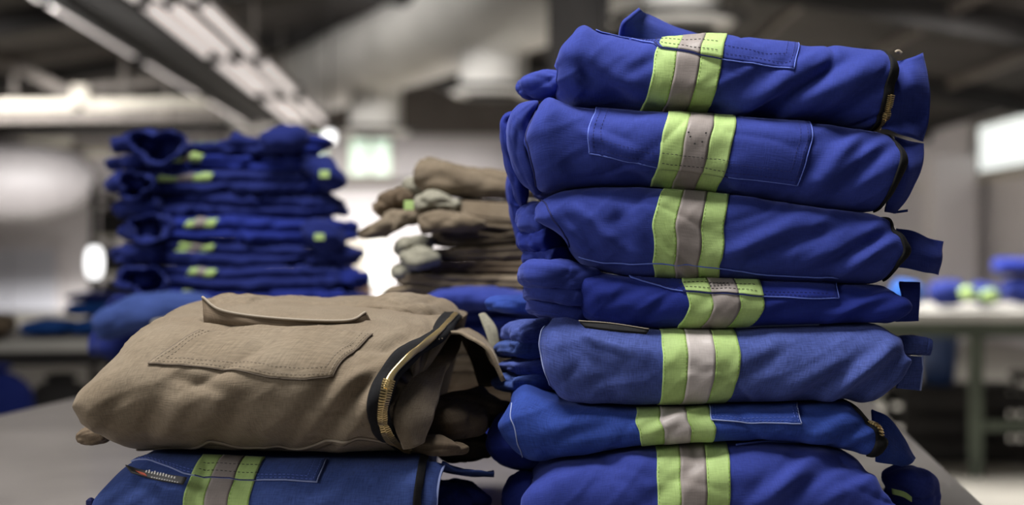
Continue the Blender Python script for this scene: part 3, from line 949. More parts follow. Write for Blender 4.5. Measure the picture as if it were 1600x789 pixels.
bar('trim_24', px(-300, 205, 25.5), px(470, 198, 25.5), 0.2, 0.2, M['steel_dark'], None, kind='structure')
bar('trim_25', px(-300, 232, 26.5), px(360, 226, 26.5), 0.2, 0.22, M['steel_brown'], None, kind='structure')
box('upper_panel', px(75, 222, 26.0), (0.9, 0.05, 0.16), M['cream'], bpy.data.objects['trim_25'])
box('upper_panel', px(155, 240, 26.0), (0.5, 0.05, 0.14), M['cream'], bpy.data.objects['trim_25'])

# lamps
def lamp(p, rx, rz, label, post=True):
    t = empty('bulkhead_lamp', p, label, 'lamp')
    th = np.linspace(0, np.pi, 12)
    rings = []
    n_ = 24
    V = []
    for q in th:
        r_ = rx * math.sin(q) ** 0.6 if 0 < q < math.pi else 0.002
        for k in range(n_):
            g = 2 * math.pi * k / n_
            V.append((p[0] + r_ * math.cos(g), p[1] + r_ * math.sin(g), p[2] + rz * math.cos(q)))
    Fc = grid_faces(len(th), n_, closed_v=True, flip=True)
    mk('lamp_glass', V, Fc, M['lamp_white'], t)
    return t


lp = px(147, 410, 9.25)
t = lamp(lp, 0.055, 0.105, 'bright white capsule lamp standing beside the dark storage rack')
cyl('lamp_cap', lp + [0, 0, 0.1], lp + [0, 0, 0.135], 0.045, 0.03, M['steel_dark'], t)
cyl('lamp_post', (lp[0], lp[1], 0), lp - [0, 0, 0.1], 0.03, 0.03, M['steel_dark'], t)
box('lamp_base', (lp[0], lp[1], 0.015), (0.2, 0.2, 0.03), M['steel_dark'], t)
lp2 = px(515, 214, 17.0)
t = lamp(lp2, 0.07, 0.07, 'small round white lamp hanging past the ends of the tube rows')
bar('hanger_rod', lp2 + [0, 0, 0.06], (lp2[0], lp2[1], roof_z(lp2[0]) + 0.02), 0.02, 0.02, M['steel_dark'], t)

# ------------------------------------------------------------------ tables
def table(name, label, quad, z, top_mat, leg_mat, legs, th=0.04, rails=(), ap=0.08):
    """quad: four floor-plan corners; legs: plan positions"""
    q = np.array(quad, float)
    c = q.mean(0)
    root = empty(name, (c[0], c[1], 0), label, 'table')
    V = [(x, y, zz) for zz in (z - th, z - 0.004) for x, y in q]
    q2 = c + (q - c) * 0.996
    V += [(x, y, z) for x, y in q2]
    Fc = [(3, 2, 1, 0), (8, 9, 10, 11)] + [(k * 4 + j, k * 4 + (j + 1) % 4, k * 4 + 4 + (j + 1) % 4, k * 4 + 4 + j) for k in (0, 1) for j in range(4)]
    mk('tabletop', V, Fc, top_mat, root, smooth=False)
    ins = c + (q - c) * 0.93
    for k in range(4):
        a, b = ins[k], ins[(k + 1) % 4]
        bar('apron', (*a, z - th - ap / 2), (*b, z - th - ap / 2), 0.025, ap, leg_mat, root)
    for (x, y) in legs:
        box('leg', (x, y, (z - th) / 2), (0.06, 0.06, z - th), leg_mat, root)
    for a, b, zz in rails:
        bar('stretcher', (*a, zz), (*b, zz), 0.04, 0.05, leg_mat, root)
    return root


u_ = np.array([0.14, 1.0]) / math.hypot(0.14, 1.0)
rE = np.array([0.62, 2.1]); lE = np.array([-0.935, 2.7])
q = [rE + u_ * -1.25, rE + u_ * 1.35, lE + u_ * 0.85, lE + u_ * -1.75]
q = [(float(a), float(b)) for a, b in q]
table('work_table', 'grey work table under the folded coverall stacks', q, TABLE_Z, M['table'], M['steel_dark'],
      [(0.42, 1.0), (0.68, 3.2), (-0.75, 3.3), (-1.05, 1.1)])
table('work_table', 'long pale table along the left side with blue garments on it', [(-3.9, 4.45), (-0.9, 5.0), (-1.1, 6.0), (-4.1, 5.5)], TABLE_Z - 0.0, M['table_pale'], M['steel_dark'],
      [(-3.7, 4.65), (-1.15, 5.1), (-1.3, 5.8), (-3.9, 5.35), (-2.4, 4.85)], ap=0.05)
rt_ = table('work_table', 'pale table on green legs by the right wall with garments on it', [(1.7, 7.15), (4.2, 7.25), (4.2, 8.5), (1.7, 8.4)], TABLE_Z, M['table_pale'], M['frame_green'],
            [(2.38, 7.3), (4.05, 7.35), (2.05, 8.3), (4.05, 8.35)], th=0.05, rails=[((2.38, 7.3), (4.05, 7.35), 0.26), ((2.05, 8.3), (4.05, 8.35), 0.3)])

# ------------------------------------------------------------------ RIGHT STACK (front, in focus), built from the bottom up
YR0 = 1.48


def garment(label, loc, group=None):
    return empty('folded_coverall', loc, label, 'coverall', group)


GR = 'blue coveralls in the tall right stack'
base = (0.21, 1.6)

# seventh (bottom)
g7 = garment('blue folded coverall at the very bottom of the tall right stack', (*base, TABLE_Z), GR)
B7 = Body(g7, M['blue'], YR0 - 0.015, [(815, 742), (835, 735), (870, 725), (1000, 704), (1100, 696), (1200, 695), (1300, 706), (1360, 718), (1380, 735)], [(800, 838), (1400, 838)],
          [(0, 818), (0.4, 812), (0.75, 814), (1, 835)], [(0, 1395), (0.5, 1398), (0.8, 1385), (1, 1362)], r=0.06, under=TABLE_Z, seed=71, er=0.03, kr=0.5, amp=0.0022,
          wr=[(1180, 790, 1262, 722, 12, 3.0), (1210, 800, 1300, 728, 12, -3.0), (1290, 780, 1370, 740, 10, 2.0)])
e = tape(B7, (1025, 702), (1136, 696), (1140, 789), (1028, 789))
dl_ = [B7.find(1150, 697), B7.find(1250, 693)]
tube_along(B7, 'pocket_edge', [dl_[0], dl_[1]], M['thread_light'], g7, 0.0012, 0.0015)
roll('sleeve_fold', [(1385, 745, 1.56, 0.012, 0.03), (1415, 755, 1.57, 0.024, 0.03), (1425, 780, 1.58, 0.03, 0.03), (1425, 802, 1.58, 0.018, 0.03)], M['blue'], g7, seed=3, amp=0.002)
sheet('lime_band', [[(1393, 763, 1.520), (1412, 768, 1.520), (1424, 776, 1.522)], [(1394, 772, 1.520), (1412, 777, 1.519), (1424, 784, 1.522)]], M['lime'], g7, thick=0.002, nu=6, nv=10)
roll('sleeve_fold', [(815, 770, 1.56, 0.025, 0.04), (845, 780, 1.58, 0.03, 0.05)], M['blue_deep'], g7, seed=5, amp=0.0015)

# sixth
g6 = garment('blue folded coverall with a short pocket corner, under the faded one', (*base, px(0, 715, YR0)[2]), GR)
B6 = Body(g6, M['blue_mid'], YR0 - 0.005, [(780, 628), (795, 613), (820, 606), (850, 624), (880, 634), (1000, 640), (1110, 637), (1250, 634), (1330, 630), (1370, 645)],
          [(790, 728), (880, 716), (1000, 702), (1110, 695), (1200, 693), (1280, 696), (1340, 708), (1372, 722)],
          [(0, 800), (0.3, 786), (0.7, 778), (1, 800)], [(0, 1374), (0.5, 1386), (1, 1352)], r=0.045, under=B7, seed=62, er=0.02, kr=0.6, el=0.04, kl=0.6,
          wr=[(1260, 690, 1330, 645, 10, 2.2), (860, 690, 960, 660, 12, -2.0), (1290, 700, 1360, 660, 9, -2)])
e = tape(B6, (995, 641), (1108, 638), (1107, 696), (998, 700), silver='silver_bright')
pocket(B6, (1112, 657), (1252, 662), (1112, 638), (1253, 636), None, mat='blue_mid', seam='thread_faded', stitch='thread_light', mids=[(1180, 661)])
s0 = [B6.find(800, 630), B6.find(803, 665), B6.find(812, 700), B6.find(818, 722)]
tube_along(B6, 'side_seam', s0, M['thread_faded'], g6, 0.0007, 0.0005)
zz = zipper(B6, 0.965, 0.998, 0.3, 0.85, g6, 0.985, (0.52, 0.6), teeth_n=8)
sheet('collar_flap', [[(1362, 640, 1.53), (1392, 657, 1.53), (1430, 716, 1.55)], [(1366, 690, 1.505), (1388, 700, 1.51), (1424, 722, 1.54)], [(1370, 722, 1.51), (1386, 724, 1.52), (1408, 727, 1.54)]], M['blue_mid'], g6, amp=0.002, seed=2)
roll('sleeve_fold', [(800, 660, 1.57, 0.035, 0.03), (815, 690, 1.60, 0.03, 0.04), (840, 700, 1.66, 0.03, 0.05)], M['blue_deep'], g6, seed=9)

# fifth (faded)
g5 = garment('faded denim-blue coverall with bright silver band, thickest of the right stack', (*base, px(0, 632, YR0)[2]), GR)
B5 = Body(g5, M['blue_faded'], YR0 - 0.012, [(862, 487), (880, 492), (910, 502), (1000, 514), (1030, 516), (1150, 513), (1280, 509), (1380, 506), (1425, 514)],
          [(850, 612), (880, 626), (905, 633), (960, 637), (1020, 633), (1130, 631), (1250, 629), (1340, 630), (1390, 632)],
          [(0, 868), (0.25, 852), (0.6, 845), (0.85, 850), (1, 866)], [(0, 1390), (0.3, 1415), (0.65, 1430), (1, 1412)], r=0.055, under=B6, seed=53, el=0.02, kl=0.75, er=0.035, kr=0.45, pr=0.02,
          wr=[(1230, 632, 1330, 580, 13, -4.0), (1320, 625, 1425, 545, 13, -4.0), (1280, 628, 1380, 560, 12, 3.2), (1150, 600, 1230, 545, 12, -2.0), (930, 560, 960, 620, 16, -1.8), (1345, 632, 1420, 590, 9, 2.5)])
e = tape(B5, (1031, 516), (1144, 513), (1126, 629), (1026, 632), silver='silver_bright', bow=0.012)
sheet('pocket_flap', [[(905, 502, 1.472), (960, 506, 1.467), (1014, 515, 1.465)], [(914, 511, 1.466), (962, 517, 1.461), (1010, 521, 1.461)]], M['zip_tape'], g5, thick=0.003, nu=8)
tube('flap_edge', catmull([px(904, 501, 1.469), px(955, 505, 1.465), px(1014, 514, 1.462)], 30), 0.0005, M['thread_brown'], g5)
ed = [B5.find(1150, 514), B5.find(1215, 511), B5.find(1280, 509)]
tube_along(B5, 'pocket_edge', ed, M['thread_faded'], g5, 0.0013, 0.0016)
s0 = [B5.find(851, 510), B5.find(847, 550), B5.find(852, 590), B5.find(862, 622)]
tube_along(B5, 'side_seam', s0, M['thread_faded'], g5, 0.0009, 0.0006)
roll('sleeve_roll', [(1395, 540, 1.53, 0.012, 0.02), (1432, 540, 1.53, 0.011, 0.016), (1452, 542, 1.53, 0.009, 0.012)], M['blue_faded'], g5, seed=4, amp=0.0008, open_end=True)
sheet('cuff_flap', [[(1410, 555, 1.515), (1440, 558, 1.52)], [(1408, 580, 1.51), (1440, 580, 1.517)], [(1400, 606, 1.51), (1437, 610, 1.52)]], M['blue_faded'], g5, amp=0.002, seed=6)
tube('flap_edge', catmull([px(1441, 556, 1.519), px(1441, 582, 1.516), px(1438, 610, 1.519)], 20), 0.0012, M['thread_faded'], g5)
for k, (a, b, c) in enumerate((((870, 520), (832, 525), 0.016), ((860, 545), (822, 548), 0.014), ((862, 575), (828, 580), 0.012), ((858, 598), (818, 602), 0.013))):
    roll('sleeve_fold', [(*a, 1.60, c, 0.05), ((a[0] + b[0]) / 2, (a[1] + b[1]) / 2 - 6, 1.62, c, 0.05), (*b, 1.66, c * 0.8, 0.04)], M['blue_faded'] if k % 2 == 0 else M['denim'], g5, seed=12 + k, amp=0.0025)

# fourth
g4 = garment('slim blue folded coverall with rolled cuffs poking out at its left end', (*base, px(0, 507, YR0)[2]), GR)
B4 = Body(g4, M['blue_deep'], YR0 + 0.0, [(850, 416), (885, 409), (920, 422), (985, 433), (1060, 438), (1180, 441), (1300, 444), (1395, 446), (1415, 455)],
          [(900, 503), (960, 508), (1060, 509), (1180, 509), (1300, 508), (1415, 503)], [(0, 907), (0.5, 903), (1, 880)], [(0, 1412), (0.5, 1422), (1, 1404)], r=0.036, under=B5, gap=0.0006, seed=44,
          el=0.02, kl=0.8, er=0.02, kr=0.5, wr=[(1290, 500, 1400, 455, 9, 2.0), (930, 480, 1000, 450, 10, -1.5), (1200, 490, 1290, 470, 8, -1.6)])
e = tape(B4, (1065, 438), (1178, 440), (1172, 508), (1060, 507), bow=0.008)
pocket(B4, (985, 435), (1310, 466), (985, 433), (1312, 446), e, mat='blue_deep', mids=[(1065, 456), (1180, 463), (1250, 466)])
# worn print on the silver band: unreadable marks
V, Fc = [], []
for k in range(6):
    u0, v0 = B4.find(1108 + k * 6, 451)
    for j in range(2):
        p = B4.at(np.array([u0, u0 + 0.006]), np.array([v0 + 0.02 * j, v0 + 0.02 * j + 0.012]), np.array([0.0046, 0.0046]))
        o = len(V)
        V += [p[0], (p[1][0], p[0][1], p[0][2]), p[1], (p[0][0], p[1][1], p[1][2])]
        Fc.append((o, o + 1, o + 2, o + 3))
mk('worn_print', V, Fc, M['print_dark'], g4, smooth=False, kind='stuff')
for k, (y, yy, rr) in enumerate(((428, 1.50, 0.017), (452, 1.51, 0.014), (476, 1.53, 0.012))):
    roll('rolled_cuff', [(838 + 6 * k, y + 10, 1.60, rr * 0.8, 0.02), (842 + 8 * k, y, yy, rr, 0.02), (880 + 6 * k, y + 3 + 5 * k, yy, rr * 1.1, 0.025), (935, y + 8 + 2 * k, yy + 0.02, rr * 0.8, 0.02)], M['blue'], g4, seed=31 + k, amp=0.0018)
sheet('collar_flap', [[(1405, 440, 1.53), (1437, 442, 1.53)], [(1408, 470, 1.51), (1437, 470, 1.52)], [(1400, 503, 1.515), (1436, 502, 1.53)]], M['blue_deep'], g4, amp=0.003, seed=8)
roll('sleeve_fold', [(900, 470, 1.64, 0.012, 0.03), (835, 476, 1.66, 0.013, 0.04), (775, 474, 1.70, 0.010, 0.03)], M['blue_mid'], g4, seed=40, amp=0.0015)
box('lime_band', px(861, 482, 1.595), (0.010, 0.003, 0.010), M['lime'], g4, bevel=0.001)

# third
g3 = garment('blue folded coverall with black piped right edge and a square cuff poking out', (*base, px(0, 415, YR0)[2]), GR)
B3 = Body(g3, M['blue'], YR0 - 0.008, [(812, 332), (830, 311), (850, 303), (880, 296), (920, 291), (1000, 290), (1100, 298), (1200, 310), (1300, 325), (1390, 334), (1415, 342)],
          [(840, 385), (870, 395), (905, 412), (950, 422), (985, 429), (1050, 432), (1110, 434), (1200, 437), (1310, 440), (1395, 442)],
          [(0, 892), (0.25, 868), (0.55, 836), (1, 838)], [(0, 1396), (0.5, 1418), (1, 1396)], r=0.05, under=B4, gap=0.0004, seed=35, el=0.035, kl=0.5, er=0.025, kr=0.6,
          wr=[(965, 330, 985, 385, 13, -3.4), (1140, 395, 1260, 335, 13, 2.6), (1170, 405, 1330, 345, 11, -3.2), (1310, 428, 1400, 372, 10, 3.0), (1270, 425, 1380, 370, 10, -2.4), (880, 330, 930, 390, 12, -2.4), (905, 325, 955, 375, 10, 1.8)])
e = tape(B3, (1031, 290), (1138, 298), (1124, 415), (1019, 409), bow=0.006)
hem = [B3.find(905, 400), B3.find(950, 410), B3.find(1020, 411), B3.find(1110, 417), B3.find(1200, 429), B3.find(1310, 434)]
tube_along(B3, 'hem_seam', hem, M['thread_light'], g3, 0.0008, 0.0010)
s0 = [B3.find(848, 304), B3.find(856, 325), B3.find(870, 350), B3.find(885, 385)]
tube_along(B3, 'side_seam', s0, M['thread_dark'], g3, 0.0008, 0.0004)
zipper(B3, 0.982, 0.9995, 0.22, 0.9, g3, h=0.003)
sheet('square_cuff', [[(1400, 360, 1.53), (1425, 366, 1.525), (1448, 375, 1.53), (1471, 381, 1.535)], [(1400, 392, 1.51), (1425, 394, 1.505), (1448, 400, 1.51), (1468, 404, 1.52)], [(1398, 414, 1.52), (1425, 417, 1.52), (1448, 422, 1.525), (1464, 426, 1.535)]], M['blue'], g3, amp=0.002, seed=9, thick=0.008)
sheet('thread_loop', [[(1396, 330, 1.53), (1418, 327, 1.53)], [(1396, 334, 1.53), (1418, 331, 1.53)]], M['blue_mid'], g3, nu=5, nv=8)
for k, (a, b, c) in enumerate((((860, 345), (818, 340), 0.020), ((865, 375), (822, 375), 0.017), ((875, 402), (830, 400), 0.014))):
    roll('sleeve_fold', [(a[0] + 20, a[1], 1.56, c, 0.04), (*a, 1.57, c, 0.04), (*b, 1.60, c, 0.03)], M['blue'] if k != 1 else M['blue_deep'], g3, seed=22 + k, amp=0.0022)

# second
g2 = garment('blue folded coverall with a large patch pocket and a specked silver band', (*base, px(0, 290, YR0)[2]), GR)
B2 = Body(g2, M['blue'], YR0 - 0.01, [(820, 168), (838, 152), (855, 144), (872, 152), (900, 163), (1000, 172), (1150, 181), (1300, 191), (1400, 206), (1420, 218)],
          [(830, 306), (880, 296), (940, 287), (1000, 284), (1100, 292), (1200, 306), (1300, 326), (1395, 332)],
          [(0, 838), (0.3, 830), (0.7, 820), (1, 838)], [(0, 1388), (0.4, 1402), (0.75, 1416), (1, 1405)], r=0.05, under=B3, gap=0.0008, seed=26, el=0.02, kl=0.7, er=0.02, kr=0.75,
          wr=[(1265, 300, 1345, 205, 14, 2.6), (1300, 310, 1390, 230, 12, -2.0), (960, 255, 1010, 285, 12, -2.0), (850, 200, 880, 280, 14, 1.6)])
e = tape(B2, (1037, 174), (1145, 182), (1122, 289), (1018, 282), bow=0.004)
pocket(B2, (921, 240), (1246, 289), (931, 168), (1262, 188), e, mids=[(1030, 262), (1130, 274)])
s0 = [B2.find(828, 165), B2.find(823, 200), B2.find(830, 250), B2.find(838, 295)]
tube_along(B2, 'side_seam', s0, M['thread_dark'], g2, 0.0009, 0.0004)
V, Fc = [], []
for (x, y) in ((1075, 209), (1101, 210), (1084, 224), (1078, 215), (1096, 222)):
    c = B2.at(*[np.array(q) for q in B2.find(x, y)], np.array(0.0046))
    o = len(V)
    V += [c + np.array([0.0011 * math.cos(k * 1.047), -0.0003, 0.0011 * math.sin(k * 1.047)]) for k in range(6)]
    Fc.append(tuple(range(o, o + 6)))
mk('speck_marks', V, Fc, M['print_dark'], g2, smooth=False, kind='stuff')
zipper(B2, 0.978, 0.9995, 0.2, 0.85, g2, h=0.002)
sheet('zip_placket', [[(1398, 214, 1.515), (1420, 222, 1.51), (1441, 226, 1.52)], [(1398, 262, 1.495), (1418, 262, 1.49), (1440, 256, 1.505)], [(1390, 300, 1.495), (1406, 302, 1.495), (1421, 300, 1.505)], [(1382, 330, 1.51), (1390, 331, 1.51), (1397, 332, 1.515)]], M['blue'], g2, amp=0.0012, seed=11, thick=0.004)
roll('sleeve_fold', [(840, 158, 1.525, 0.03, 0.010), (818, 180, 1.53, 0.035, 0.013), (812, 205, 1.535, 0.035, 0.014), (814, 240, 1.54, 0.035, 0.013), (824, 272, 1.545, 0.035, 0.012), (838, 300, 1.56, 0.03, 0.010)], M['blue'], g2, seed=50, amp=0.0016)
roll('sleeve_fold', [(812, 178, 1.57, 0.02, 0.006), (795, 188, 1.575, 0.03, 0.009), (794, 215, 1.58, 0.035, 0.010), (802, 250, 1.585, 0.035, 0.011), (812, 290, 1.59, 0.035, 0.010), (818, 325, 1.60, 0.03, 0.008)], M['blue_deep'], g2, seed=51, amp=0.0018)
roll('sleeve_fold', [(806, 262, 1.66, 0.02, 0.008), (803, 300, 1.69, 0.03, 0.010), (810, 340, 1.70, 0.03, 0.010), (818, 372, 1.70, 0.03, 0.010), (822, 398, 1.70, 0.02, 0.009)], M['blue_deep'], g2, seed=52, amp=0.0018)

# first (top)
g1 = garment('topmost blue folded coverall of the right stack, its collar standing up', (*base, px(0, 180, YR0)[2]), GR)
B1 = Body(g1, M['blue'], YR0, [(866, 78), (885, 52), (910, 29), (925, 36), (940, 46), (1000, 58), (1060, 57), (1140, 56), (1250, 62), (1330, 69), (1392, 75), (1404, 86)],
          [(868, 152), (920, 162), (1000, 171), (1100, 181), (1200, 189), (1300, 191), (1380, 197), (1402, 200)],
          [(0, 872), (0.25, 870), (0.55, 872), (0.8, 866), (1, 885)], [(0, 1384), (0.4, 1392), (0.75, 1403), (1, 1402)], r=0.06, under=B2, seed=19, el=0.025, kl=0.55, er=0.016, kr=0.85, topfree=0.7, soft=6, D=0.25,
          wr=[(1140, 175, 1290, 85, 14, 3.8), (1210, 188, 1370, 95, 15, 3.4), (1165, 190, 1310, 100, 10, -3.6), (890, 100, 985, 160, 15, -3.6), (885, 75, 905, 140, 12, 2.4), (1300, 185, 1395, 120, 12, -2.6), (1110, 140, 1200, 95, 9, 1.4)])
e = tape(B1, (1030, 60), (1137, 58), (1100, 181), (1001, 168), ext=(0.215, 0.97))
pocket(B1, (937, 48), (1241, 108), (937, 46), (1246, 64), e, mids=[(985, 62), (1030, 76), (1137, 95)], topv=0.93)
zipper(B1, 0.966, 0.9995, 0.2, 0.9, g1, 0.986, (0.24, 0.46), h=0.002, teeth_n=26)
sheet('zip_placket', [[(1397, 98, 1.53), (1420, 93, 1.52), (1440, 84, 1.53)], [(1396, 135, 1.505), (1425, 130, 1.50), (1450, 132, 1.515)], [(1386, 180, 1.50), (1420, 182, 1.515), (1451, 185, 1.515)], [(1378, 200, 1.51), (1412, 210, 1.50), (1440, 221, 1.52)]], M['blue'], g1, amp=0.0015, seed=13, thick=0.004)
sheet('raised_collar', [[(966, 72, 1.57), (1000, 78, 1.585), (1050, 82, 1.60), (1095, 82, 1.60)], [(972, 38, 1.555), (1005, 42, 1.59), (1050, 54, 1.61), (1095, 61, 1.61)], [(984, 26, 1.56), (1008, 30, 1.60), (1050, 46, 1.62), (1095, 59, 1.62)], [(1000, 14, 1.57), (1012, 24, 1.61), (1050, 42, 1.63), (1095, 57, 1.63)]], M['blue'], g1, amp=0.001, seed=14, thick=0.004)
roll('sleeve_fold', [(890, 128, 1.60, 0.015, 0.03), (855, 132, 1.60, 0.016, 0.03), (838, 138, 1.61, 0.0145, 0.028), (827, 142, 1.62, 0.013, 0.025)], M['blue'], g1, seed=55, amp=0.0016)
tube('zip_end', catmull([px(1399, 82, 1.52), px(1404, 80, 1.52), px(1409, 84, 1.52)], 8), 0.002, M['thread_brown'], g1)

# ------------------------------------------------------------------ LEFT STACK: khaki coverall on a navy one
YL0 = 1.44
GL = 'coveralls in the low left stack'
lb = garment('worn navy folded coverall under the khaki one, with a black cloth label', (-0.26, 1.55, TABLE_Z), GL)
BL = Body(lb, M['denim'], YL0, [(140, 762), (150, 738), (172, 722), (240, 716), (400, 724), (640, 724), (660, 718), (680, 726)], [(130, 860), (700, 860)],
          [(0, 136), (0.6, 140), (1, 172)], [(0, 652), (0.6, 656), (1, 662)], r=0.06, under=TABLE_Z, seed=91, el=0.045, kl=0.4, er=0.012, kr=0.85, D=0.36,
          wr=[(480, 800, 560, 740, 12, 1.6)])
e = tape(BL, (308, 726), (408, 726), (388, 800), (286, 800))
pocket(BL, (204, 724), (495, 754), (215, 718), (507, 726), e, mat='denim', seam='thread_faded', stitch='thread_light', mids=[(290, 742), (400, 751)])
lab = sheet('cloth_label', [[(196, 727, 1.452), (235, 737, 1.438), (292, 746, 1.434)], [(205, 738, 1.440), (245, 750, 1.432), (286, 757, 1.430)]], M['black'], lb, thick=0.002, nu=10)
sheet('label_mark', [[(212, 735, 1.439), (226, 739, 1.436)], [(220, 741, 1.437), (230, 744, 1.434)]], M['print_red'], lab, thick=0.0008, nu=5, nv=5)
V, Fc = [], []
rs = np.random.RandomState(5)
for k in range(11):
    a = px(227 + k * 4.4, 738 + k * 0.95, 1.4285 - 0.0003 * k); hgt = 0.0025 * rs.uniform(0.7, 1.4)
    o = len(V)
    V += [a, a + [0.0013, 0, 0], a + [0.002, 0, hgt], a + [0.0008, 0, hgt]]; Fc.append((o, o + 1, o + 2, o + 3))
    a = px(236 + k * 4, 746 + k * 0.8, 1.427)
    o = len(V)
    V += [a, a + [0.0014, 0, 0], a + [0.0014, 0, 0.0008], a + [0, 0, 0.0008]]; Fc.append((o, o + 1, o + 2, o + 3))
mk('label_print', V, Fc, M['print_white'], lab, smooth=False, kind='stuff')
zipper(BL, 0.982, 0.9995, 0.2, 0.9, lb, h=0.002)
sheet('zip_placket', [[(652, 722, 1.50), (675, 722, 1.50), (694, 728, 1.51)], [(652, 760, 1.47), (672, 762, 1.47), (684, 765, 1.48)], [(652, 830, 1.46), (668, 830, 1.46), (680, 830, 1.47)]], M['denim'], lb, amp=0.002, seed=17, thick=0.003)
tube('flap_edge', catmull([px(694, 727, 1.508), px(688, 742, 1.49), px(684, 765, 1.478), px(681, 800, 1.472)], 24), 0.0014, M['thread_faded'], lb)
sheet('back_panel', [[(690, 724, 1.52), (730, 735, 1.54), (772, 738, 1.56)], [(690, 735, 1.60), (730, 740, 1.62), (772, 742, 1.63)]], M['denim'], lb, amp=0.004, seed=18, thick=0.003)
roll('inner_fold', [(650, 772, 1.60, 0.020, 0.06), (700, 772, 1.62, 0.018, 0.06), (740, 776, 1.64, 0.014, 0.05)], M['navy'], lb, seed=77, amp=0.004)
box('worn_nick', px(141, 784, 1.47), (0.006, 0.01, 0.008), M['thread_dark'], lb, bevel=0.002)

la = garment('khaki brown folded coverall with a brass zip and an upturned pocket flap', (-0.26, 1.6, px(0, 718, YL0)[2]), GL)
BA = Body(la, M['brown'], YL0 - 0.02, [(120, 598), (135, 568), (160, 546), (190, 526), (230, 510), (262, 505), (330, 506), (400, 502), (500, 506), (590, 512), (640, 520), (700, 530)],
          [(125, 668), (150, 702), (185, 716), (260, 718), (400, 722), (500, 720), (600, 710), (640, 712)],
          [(0, 160), (0.2, 130), (0.5, 121), (0.75, 130), (1, 180)], [(0, 640), (0.15, 612), (0.4, 604), (0.65, 618), (0.85, 650), (1, 690)], r=0.13, n=2.1, D=0.34, under=BL, seed=88, el=0.035, kl=0.75, er=0.01, kr=0.92,
          pl=0.025, fold=0.0045, sl=0.0, sr=0.06, rise=0.018, topfree=0.9, amp=0.0026, nn=80, nu=190, auto=3,
          wr=[(490, 690, 590, 575, 13, -4.2), (525, 700, 600, 600, 12, 3.6), (440, 690, 520, 600, 16, -3.0), (330, 690, 390, 610, 18, -2.6), (250, 690, 290, 610, 20, 2.4), (545, 600, 640, 545, 10, 3.0), (560, 565, 680, 530, 9, 2.2), (600, 545, 690, 505, 8, -2.0),
              (160, 680, 200, 600, 18, -2), (200, 560, 330, 540, 14, -1.6)])
hemp = [(215, 706), (260, 700), (325, 688), (395, 698), (470, 700), (535, 690), (605, 690)]
hv = [BA.find(*p) for p in hemp]
tube_along(BA, 'hem_seam', hv, M['thread_brown'], la, 0.0016, 0.0008, n=120)
tube_along(BA, 'hem_shadow_line', [(a, b - 0.018) for a, b in hv], M['thread_brown_dark'], la, 0.0012, 0.0, n=120)  # dark cord drawn as the shadow line under the hem
po = pocket(BA, (232, 570), (520, 588), (345, 521), (566, 540), None, mat='brown', topv=BA.find(450, 520)[1] + 0.01, h=0.0026, seam='thread_brown_dark', stitch='thread_brown', mids=[(340, 578), (420, 590), (475, 594)])
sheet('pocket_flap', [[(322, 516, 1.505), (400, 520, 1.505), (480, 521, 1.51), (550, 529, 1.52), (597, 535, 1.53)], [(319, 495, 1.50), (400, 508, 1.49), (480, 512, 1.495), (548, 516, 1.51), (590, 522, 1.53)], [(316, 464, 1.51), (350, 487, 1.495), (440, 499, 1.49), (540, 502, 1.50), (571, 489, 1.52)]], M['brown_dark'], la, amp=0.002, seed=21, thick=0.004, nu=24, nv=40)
tube('flap_edge', catmull([px(316, 464, 1.508), px(350, 486, 1.493), px(440, 498, 1.488), px(540, 501, 1.498), px(571, 488, 1.518)], 50), 0.0016, M['thread_brown'], la)
# ridge of cloth behind the flap
roll('back_fold', [(290, 520, 1.66, 0.02, 0.06), (340, 494, 1.68, 0.022, 0.07), (400, 490, 1.70, 0.022, 0.07), (480, 492, 1.70, 0.02, 0.07), (580, 490, 1.70, 0.02, 0.07), (650, 488, 1.68, 0.022, 0.07), (700, 520, 1.66, 0.02, 0.05)], M['brown'], la, seed=60, amp=0.004, n=80)
# zip along the right edge
zp = zipper(BA, 0.948, 0.9985, 0.16, 0.93, la, 0.983, (0.2, 0.54), h=0.002, teeth_n=60)
patch(BA, 'zip_rail', lambda S_, W_: 0.978 + 0.011 * S_, lambda S_, W_: 0.52 + 0.40 * W_, M['gold'], zp, h=0.0034, ns=6, nw=60)
# placket, collar and the cloth seen in the open end
sheet('zip_placket', [[(703, 528, 1.64), (712, 518, 1.66), (722, 516, 1.67)], [(672, 560, 1.56), (700, 552, 1.58), (718, 545, 1.60)], [(638, 590, 1.49), (668, 592, 1.50), (692, 590, 1.53)], [(620, 628, 1.455), (650, 632, 1.46), (682, 630, 1.50)], [(616, 662, 1.445), (640, 664, 1.445), (672, 655, 1.48)], [(630, 702, 1.45), (648, 698, 1.455), (660, 690, 1.475)]], M['brown'], la, amp=0.003, seed=23, thick=0.004, nu=44, nv=16)
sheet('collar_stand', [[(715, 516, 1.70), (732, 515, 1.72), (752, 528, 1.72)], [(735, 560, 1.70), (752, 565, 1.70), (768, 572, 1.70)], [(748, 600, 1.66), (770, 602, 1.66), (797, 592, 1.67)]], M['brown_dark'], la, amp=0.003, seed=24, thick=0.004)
sheet('collar_back', [[(700, 520, 1.55), (728, 524, 1.52), (762, 548, 1.50), (786, 596, 1.50)], [(702, 517, 1.66), (732, 518, 1.67), (764, 541, 1.68), (784, 588, 1.69)], [(704, 516, 1.78), (734, 518, 1.78), (764, 541, 1.78), (780, 580, 1.78)]], M['brown'], la, amp=0.002, seed=29, thick=0.004)
sheet('collar_tip', [[(748, 492, 1.72), (755, 490, 1.72), (760, 494, 1.72)], [(757, 515, 1.71), (766, 512, 1.71), (776, 515, 1.71)], [(768, 548, 1.70), (774, 552, 1.70), (782, 550, 1.70)]], M['olive'], la, thick=0.004)
